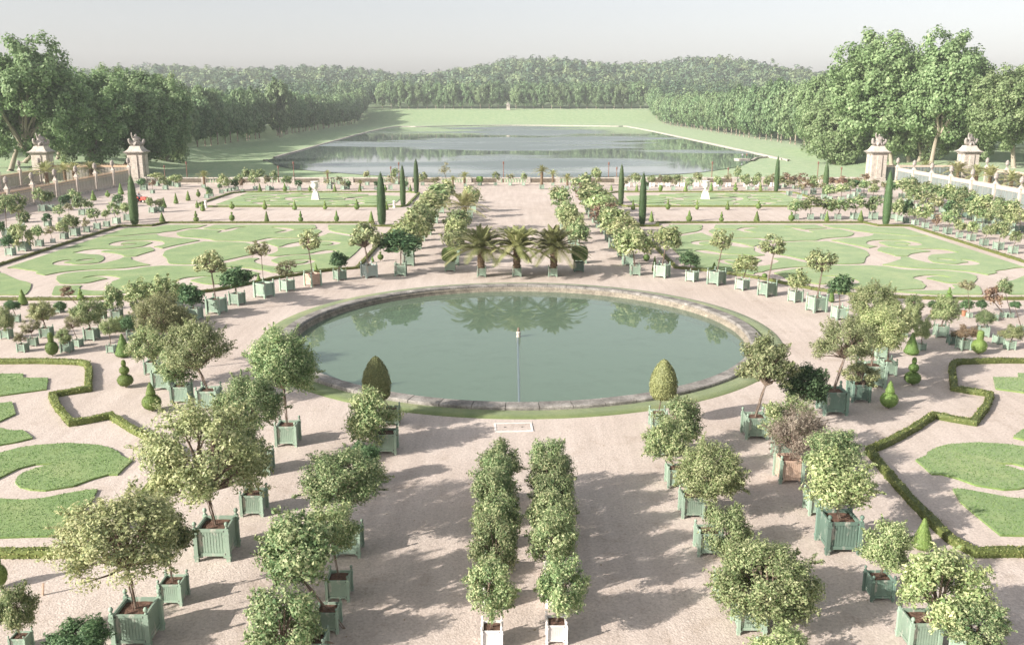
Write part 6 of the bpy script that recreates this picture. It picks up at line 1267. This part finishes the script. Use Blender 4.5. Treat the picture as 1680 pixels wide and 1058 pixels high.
def statue_mesh(seed):
    r = random.Random(seed); J = [((0, 0, .35), .42), ((0.1, 0, .9), .34), ((.05, 0, 1.4), .38), ((.05, -.05, 1.72), .14), ((.05, -.1, 1.98), .2), ((.5, -.1, 1.35), .15), ((.8, -.3, 1.0), .11), ((-.4, -.1, 1.4), .15), ((-.62, -.2, 1.85), .1), ((-.6, -.25, 2.25), .08),
         ((-.7, .1, .45), .34), ((-1.1, -.1, .75), .26), ((-1.15, -.2, 1.1), .18), ((-1.15, -.3, 1.35), .17), ((.8, -.1, .35), .36), ((1.15, -.3, .6), .24), ((1.2, -.3, .95), .2), ((1.15, -.4, 1.2), .15), ((.35, -.5, .5), .2), ((.45, -.65, .08), .14), ((-.3, -.5, .55), .2), ((-.4, -.7, .1), .14)]
    J = [((a[0] + r.uniform(-.08, .08), a[1] + r.uniform(-.08, .08), a[2] + r.uniform(-.05, .05)), b) for a, b in J]
    E_ = [(0, 1), (1, 2), (2, 3), (3, 4), (2, 5), (5, 6), (2, 7), (7, 8), (8, 9), (0, 10), (10, 11), (11, 12), (12, 13), (0, 14), (14, 15), (15, 16), (16, 17), (0, 18), (18, 19), (0, 20), (20, 21)]
    J = [(a, b * 1.35) for a, b in J]; return skinned('sculpture', J, E_, [M['statue_stone']])
def gate_pier(x, y, label, seed):
    root = empty('gate_pier', (x, y, 0), 0, label, 'gate pier', 'massive gate piers with sculptures')
    b = MB(); w = 2.35; b.box(-w, -w, 0, w, w, .8); b.box(-w + .18, -w + .18, .8, w - .18, w - .18, 6.3)
    for i in range(9): z = 1.0 + i * .58; b.box(-w + .12, -w + .12, z, w - .12, w - .12, z + .5)
    b.box(-.7, -w - .15, .8, .7, -w + .16, 6.2); b.box(-w - .15, -.7, .8, -w + .16, .7, 6.2); b.box(w - .16, -.7, .8, w + .15, .7, 6.2)
    obj('shaft', b.mesh('shaft', M['pale_stone']), root)
    b = MB(); b.lathe([(2.3, 6.28), (2.45, 6.4), (2.45, 6.55), (2.75, 6.75), (2.95, 6.8), (2.95, 7.0), (2.6, 7.05)], 4, sq=True); obj('cornice', b.mesh('cornice', M['statue_stone']), root)
    b = MB(); b.lathe([(2.6, 7.05), (2.1, 7.35), (1.75, 7.75), (1.55, 8.1), (1.5, 8.25)], 4, sq=True); cp = obj('cap', b.mesh('pier_cap', M['stone']), root)
    obj('sculpture', statue_mesh(seed), root, (0, 0, 8.1), (1.75, 1.6, 1.42), (0, 0, R(10 * seed)))
    root.scale = (.63, .63, .80)
gate_pier(68.6, 174.4, 'inner right gate pier topped by a pale sculpture group', 1); gate_pier(86.4, 175.5, 'outer right gate pier topped by a pale sculpture group', 2)
gate_pier(-70.9, 174.6, 'inner left gate pier topped by a dark sculpture group', 3); gate_pier(-88.8, 174.5, 'outer left gate pier topped by a dark sculpture group', 4)
def gate(x0, x1, y, label, left):
    root = empty('iron_gate', ((x0 + x1) / 2, y, 0), 0, label, 'gate', 'iron gates between the piers'); h = (x1 - x0) / 2
    for s in (-1, 1):
        b = MB(); a, c = sorted((s * .02, s * h)); b.box(a, -.012, .1, c, .012, 2.6); lf = obj('gate_leaf', b.mesh('gate_leaf', M['panel_left' if left else 'panel_right']), root)
        b = MB()
        for i in range(13): xx = a + (c - a) * i / 12; b.box(xx - .03, -.03, .05, xx + .03, .03, 2.62)
        obj('bars', b.mesh('gate_bars', M['iron']), lf)
        b = MB(); b.box(a, -.05, 2.62, c, .05, 3.0)
        if left:
            for i in range(24): xx = a + .1 + (c - a - .2) * i / 23; b.tube((xx, 0, 3.0), (xx, 0, 3.35), .05, .005, 4)
        obj('gilded_rail', b.mesh('gate_rail', M['gilt' if left else 'cream_rail']), root)
gate(70.3, 84.8, 174.6, 'closed panelled gate between the two right piers', False); gate(-87.2, -72.5, 174.6, 'closed gilded gate between the two left piers', True)
def balustrade():
    root = empty('balustrade', (0, 168.6, 0), 0, 'long stone balustrade across the far end of the garden', 'balustrade')
    b = MB(); b.box(-67.6, -.3, 0, 67.6, .3, .28); obj('plinth', b.mesh('balustrade_plinth', M['stone']), root)
    b = MB(); b.box(-67.6, -.28, 1.0, 67.6, .28, 1.2); obj('rail', b.mesh('balustrade_rail', M['stone']), root)
    pier = MB(); pier.box(-.4, -.34, .285, .4, .34, 1.26); pm = pier.mesh('pier', M['stone'])
    solid = MB(); solid.box(-2.3, -.2, .285, 2.3, .2, .995); so = solid.mesh('solid_bay', M['wet_stone'])
    row = MB()
    for i in range(9): row.lathe([(.13, .285), (.13, .34), (.07, .42), (.14, .6), (.10, .78), (.07, .88), (.12, .995)], 8, (-2.0 + i * .5, 0, 0))
    rm = row.mesh('baluster_row', M['pale_stone'], smooth=True)
    for k in range(-12, 13):
        obj('pier', pm, root, (k * 5.4 - 2.7, 0, 0))
        if k < 12: obj('solid_bay' if k % 2 else 'baluster_row', so if k % 2 else rm, root, (k * 5.4, 0, 0))
balustrade()
# ---------------------------------------------------------------- street lamps beyond the balustrade
lp = MB(); lp.lathe([(.2, 0), (.2, .6), (.11, .7), (.09, 1.0)], 8); LPB = lp.mesh('lamp_base', M['lamp'])
lp = MB(); lp.tube((0, 0, 0), (0, 0, 1), .09, .065, 8); LPP = lp.mesh('lamp_pole', M['lamp'])
lp = MB(); lp.lathe([(.05, 0), (.13, .12), (.16, .42), (.19, .46), (.08, .58), (.03, .68)], 8); LPH = lp.mesh('lamp_head', M['lamp'])
for i, (x, y, z) in enumerate(LAMPS):
    g = float(terr(np.float64(x), np.float64(y))); ords = 'first second third fourth fifth sixth seventh eighth ninth tenth eleventh twelfth thirteenth'.split()
    root = empty('street_lamp', (x, y, g), 0, f'reddish-brown lamp post beyond the balustrade, {ords[i]} from left', 'street lamp', 'lamp posts on the street beyond the balustrade')
    obj('base', LPB, root); obj('pole', LPP, root, (0, 0, .9), (1, 1, z - g - 1.5)); obj('lamp_head', LPH, root, (0, 0, z - g - .65))
# ---------------------------------------------------------------- lake
def lake():
    c = catmull(LAKE, 5, True)
    # keep straight sides straight
    n = len(c); b = MB(); b.add([(x, y, -5.3) for x, y in c], [tuple(range(n))[::-1]])
    me = b.mesh('lake_water', M['lake_water']); tag(obj('water', me), kind='structure')
    cen = np.array([0, 500.0]); vs = []
    for (x, y), (xa, ya), (xb, yb) in zip(c, np.roll(c, 1, 0), np.roll(c, -1, 0)):
        t = np.array([xb - xa, yb - ya]); t /= np.linalg.norm(t) + 1e-9; nn = np.array([-t[1], t[0]])
        if np.dot(nn, np.array([x, y]) - cen) < 0: nn = -nn
        for d, z in ((-.05, -5.6), (-.05, -4.95), (.75, -4.92), (.9, -5.6)): vs.append((x + nn[0] * d, y + nn[1] * d, z))
    fs = [(i * 4 + j, i * 4 + j + 1, ((i + 1) % n) * 4 + j + 1, ((i + 1) % n) * 4 + j) for i in range(n) for j in range(3)]
    # the stone edge only shows along the straight sides and the far end; the near end is a grassy bank
    keep = [f for f in fs if vs[f[0]][1] > 318]
    b = MB(); b.add(vs, keep); tag(obj('kerb', b.mesh('lake_kerb', M['stone'])), kind='structure')
    b = MB(); b.box(-2.2, -1.6, -.6, 2.2, 1.6, .42); b.box(-1.2, 1.6, -.6, 1.8, 2.8, .25)
    tag(obj('stone_landing', b.mesh('stone_landing', M['stone']), loc=(80.2, 322, -5.3), rot=(0, 0, R(20))), 'low pale stone landing at the right tip of the lake', 'landing')
    J, E_, pick = standing_person(); pm = skinned('person', J, E_, [M['skin'], M['cloth_grey'], M['cloth_blue'], M['hair']], pick); pm2 = pm.copy(); pm2.materials[1] = M['cloth_red']
    tag(obj('person', pm, loc=(80.5, 323, -4.85), rot=(0, 0, R(120))), 'person in grey standing on the lake landing', 'person', 'people on the lake landing')
    tag(obj('person', pm2, loc=(82.3, 324, -4.85), rot=(0, 0, R(60))), 'person in a red top standing on the lake landing', 'person', 'people on the lake landing')
lake()
# ---------------------------------------------------------------- big trees and woods
def lobe_pts(n, nl, per, sig):
    D = unit(rng.normal(size=(nl * 3, 3))); D = D[:nl]; Lc = D * rng.uniform(.45, .74, (len(D), 1)); Lr = rng.uniform(.28, .42, len(D))
    C = []
    for c, r in zip(Lc, Lr):
        d = unit(rng.normal(size=(per, 3)) + c * .8); C.append(c + d * r * rng.uniform(.7, 1.0, (per, 1)))
    C = np.concatenate(C); k = len(C); lobe = np.repeat(np.arange(len(Lc)), per)
    idx = rng.integers(0, k, n); off = unit(rng.normal(size=(n, 3))) * (rng.random((n, 1)) ** .5) * sig
    P = C[idx] + off; N = unit(off) * .5 + unit(P - Lc[lobe[idx]]) * .8 + np.array([0, 0, .3]) + .5 * rng.normal(size=(n, 3))
    tint = np.clip(.45 + .22 * rng.normal(size=n) + .25 * (rng.random(k)[idx] - .5) + .15 * (rng.random(len(Lc))[lobe[idx]] - .5), 0, 1)
    return P, N, tint, C
def big_variant(seed, n, nclump, sig, L, mat, lean=.0, kw=None):
    P, N, tint, C = lobe_pts(n, 44, 8, .15)
    me = quads('crown', leaf_quads(P, N, L, L * .75), mat, tint)
    return me, branches_mesh('branches', C[rng.permutation(len(C))], (0, 0, -.95), .045, M['pale_bark'], 16, .5)
PLV = [big_variant(i, 32000, 120, .125, .054, M['leaf_plane'], kw=dict(rmin=.45, rmax=.93, bottom=-.92)) for i in range(5)]
tb = MB(); tb.tube((0, 0, 0), (0, 0, .08), 1.5, 1.05, 10, cap=False); tb.tube((0, 0, .08), (.05, .03, 1), 1.05, .7, 10, cap=False); BIGT = tb.mesh('trunk', M['pale_bark'], smooth=True)
for X, Y, z, xc, zc, rw, rh, label, sd in PLANES:
    z = float(full_h(np.float64(X), np.float64(Y)))
    root = empty('plane_tree', (X, Y, z), 0, label, 'tree', 'tall trees beside the gate piers')
    cr, br = PLV[sd]; yaw = random.uniform(0, 6.28)
    loc = Vector((xc - X, 0, zc - z)); low = zc - z - rh * .95
    d = Vector((loc.x * .3, 0, max(low, 3)))
    obj('trunk', BIGT, root, (0, 0, -.2), (.62, .62, d.length + .2), d.to_track_quat('Z', 'Y').to_euler())
    obj('crown', cr, root, loc, (rw * 1.18, rw * 1.1, rh * 1.0), (0, 0, yaw)); obj('branches', br, root, (loc.x * .6, 0, loc.z), (rw * .9, rw * .9, rh), (0, 0, yaw))
def row_variant():
    n = 5200; P, N, tint, C = lobe_pts(n, 30, 6, .2)
    P[:, :2] *= (1.0 + .25 * (1 - np.abs(P[:, 2:3])))
    return quads('crown', leaf_quads(P, N, .125, .10), M['leaf_row'], tint)
RV = [row_variant() for _ in range(6)]
ORDW = 'first second third fourth fifth sixth seventh eighth ninth tenth eleventh twelfth thirteenth fourteenth fifteenth sixteenth seventeenth eighteenth nineteenth twentieth'.split()
def ordn(i):
    tens = {2: 'twenty', 3: 'thirty', 4: 'forty', 5: 'fifty'}
    if i < 20: return ORDW[i]
    t, u = divmod(i + 1, 10); return {2: 'twentieth', 3: 'thirtieth', 4: 'fortieth', 5: 'fiftieth'}[t] if u == 0 else tens[t] + '-' + ORDW[u - 1]
def row_tree(x, y, h, w, label, grp, trunk=.16):
    z = float(full_h(np.float64(x), np.float64(y)))
    root = empty('row_tree', (x, y, z), 0, label, 'tree', grp)
    t0 = h * trunk; rh = (h - t0) / 2
    obj('trunk', BIGT, root, (0, 0, -.2), (.32, .32, t0 + rh * .8))
    obj('crown', RV[random.randrange(6)], root, (0, 0, t0 + rh), (w, w, rh), (0, 0, random.uniform(0, 6.28)))
i = 0
for k in range(50):
    y = 352 + k * 10.5
    if y > 880: break
    h = 24 * random.uniform(.88, 1.1) * (1.22 if k in (16, 17) else 1)
    row_tree(-137 + random.uniform(-1.2, 1.2) + (7 if k in (16, 17) else 0), y, h, random.uniform(6.4, 7.6), f'clipped tree, {ordn(k)} from near in the left lake row', 'trees in the left lake row', .13)
for k in range(50):
    y = 372 + k * 10.5
    if y > 880: break
    row_tree(133 + random.uniform(-1.2, 1.2), y, (30 - 6 * min(1, k / 30)) * random.uniform(.92, 1.08), random.uniform(6.6, 7.8), f'clipped tree, {ordn(k)} from near in the right lake row', 'trees in the right lake row', .12)
for k in range(30):
    x = -124 + k * 8.6
    if abs(x + 3) < 5: continue
    row_tree(x, 905 + random.uniform(-2, 2), 25 * random.uniform(.93, 1.06), random.uniform(5.6, 6.4), f'clipped tree, {ordn(k)} from left in the row beyond the lake', 'trees in the row beyond the lake', .1)
def woods(name, pts, h0, h1, w0, w1, nq, L, label):
    Vs = []; Ts = []
    for x, y in pts:
        z = float(full_h(np.float64(x), np.float64(y))); h = random.uniform(h0, h1); w = random.uniform(w0, w1)
        k = nq; nc = 9; C = unit(rng.normal(size=(nc, 3))); C[:, 2] = np.abs(C[:, 2]) * 1.0; C *= rng.uniform(.45, .8, (nc, 1))
        idx = rng.integers(0, nc, k); off = unit(rng.normal(size=(k, 3))); off[:, 2] = np.abs(off[:, 2]) * 1.0 - .2; P = C[idx] + off * .36
        P = np.maximum(P, [-2, -2, -.3]); N = off * .8 + .9 * P + .13 * rng.normal(size=(k, 3))
        Pw = P * [w, w, h * .7] + [x, y, z + h * .3]
        Vs.append(leaf_quads(Pw, N, L, L * .8)); Ts.append(np.clip(random.uniform(.1, .9) + .07 * rng.normal(size=k), 0, 1))
    tag(obj(name, quads(name, np.concatenate(Vs), M['leaf_wood'], np.concatenate(Ts))), label, 'woods', kind='stuff')
pts = []
for sx in (1, -1):
    for y in np.arange(345, 985, 10.5):
        for x in np.arange(148, 235, 11): pts.append((sx * (x + random.uniform(-3, 3)), y + random.uniform(-4, 4)))
    for y in np.arange(285, 345, 11):
        for x in np.arange(128 if y > 315 else 150, 270, 11): pts.append((sx * (x + random.uniform(-3, 3)), y + random.uniform(-4, 4)))
for y in np.arange(914, 990, 10):
    for x in np.arange(-150, 150, 10): pts.append((x + random.uniform(-3, 3), y + random.uniform(-3, 3)))
woods('woods', pts, 22, 29, 7, 9.5, 190, 1.6, 'dense woods behind the tree rows on both sides of the lake')
pts = []
for y in np.arange(1000, 1640, 18):
    half = y * .66
    for x in np.arange(-half, half, 17): pts.append((x + random.uniform(-6, 6), y + random.uniform(-6, 6)))
woods('hill_forest', pts, 13, 25, 9, 14.5, 100, 3.1, 'wooded hills closing the view beyond the lake')
def far_statue():
    root = empty('distant_statue', (-2.5, 893, float(full_h(np.float64(-2.5), np.float64(893)))), 0, 'pale statue on a pedestal at the far end beyond the lake', 'statue')
    b = MB(); b.lathe([(2.0, 0), (2.0, .6), (1.5, .8), (1.5, 3.2), (1.8, 3.4), (1.8, 3.7)], 4, sq=True); obj('pedestal', b.mesh('statue_pedestal', M['pale_stone']), root)
    obj('sculpture', statue_mesh(9), root, (0, 0, 3.6), (1.5, 1.5, 1.9))
far_statue()
# ---------------------------------------------------------------- haze
def haze():
    b = MB(); b.box(-1720, -110, -12, 1720, 1760, 100)
    m = bpy.data.materials.new('haze'); m.use_nodes = True; t = m.node_tree; t.nodes.clear()
    o = t.nodes.new('ShaderNodeOutputMaterial'); v = t.nodes.new('ShaderNodeVolumePrincipled')
    v.inputs['Color'].default_value = (.97, .985, 1, 1); v.inputs['Density'].default_value = HAZE_DENSITY; v.inputs['Anisotropy'].default_value = 0
    t.links.new(v.outputs[0], o.inputs['Volume'])
    tag(obj('haze', b.mesh('haze', m)), 'pale morning haze over the whole garden and hills', 'haze', kind='stuff')
if HAZE_DENSITY > 0: haze()
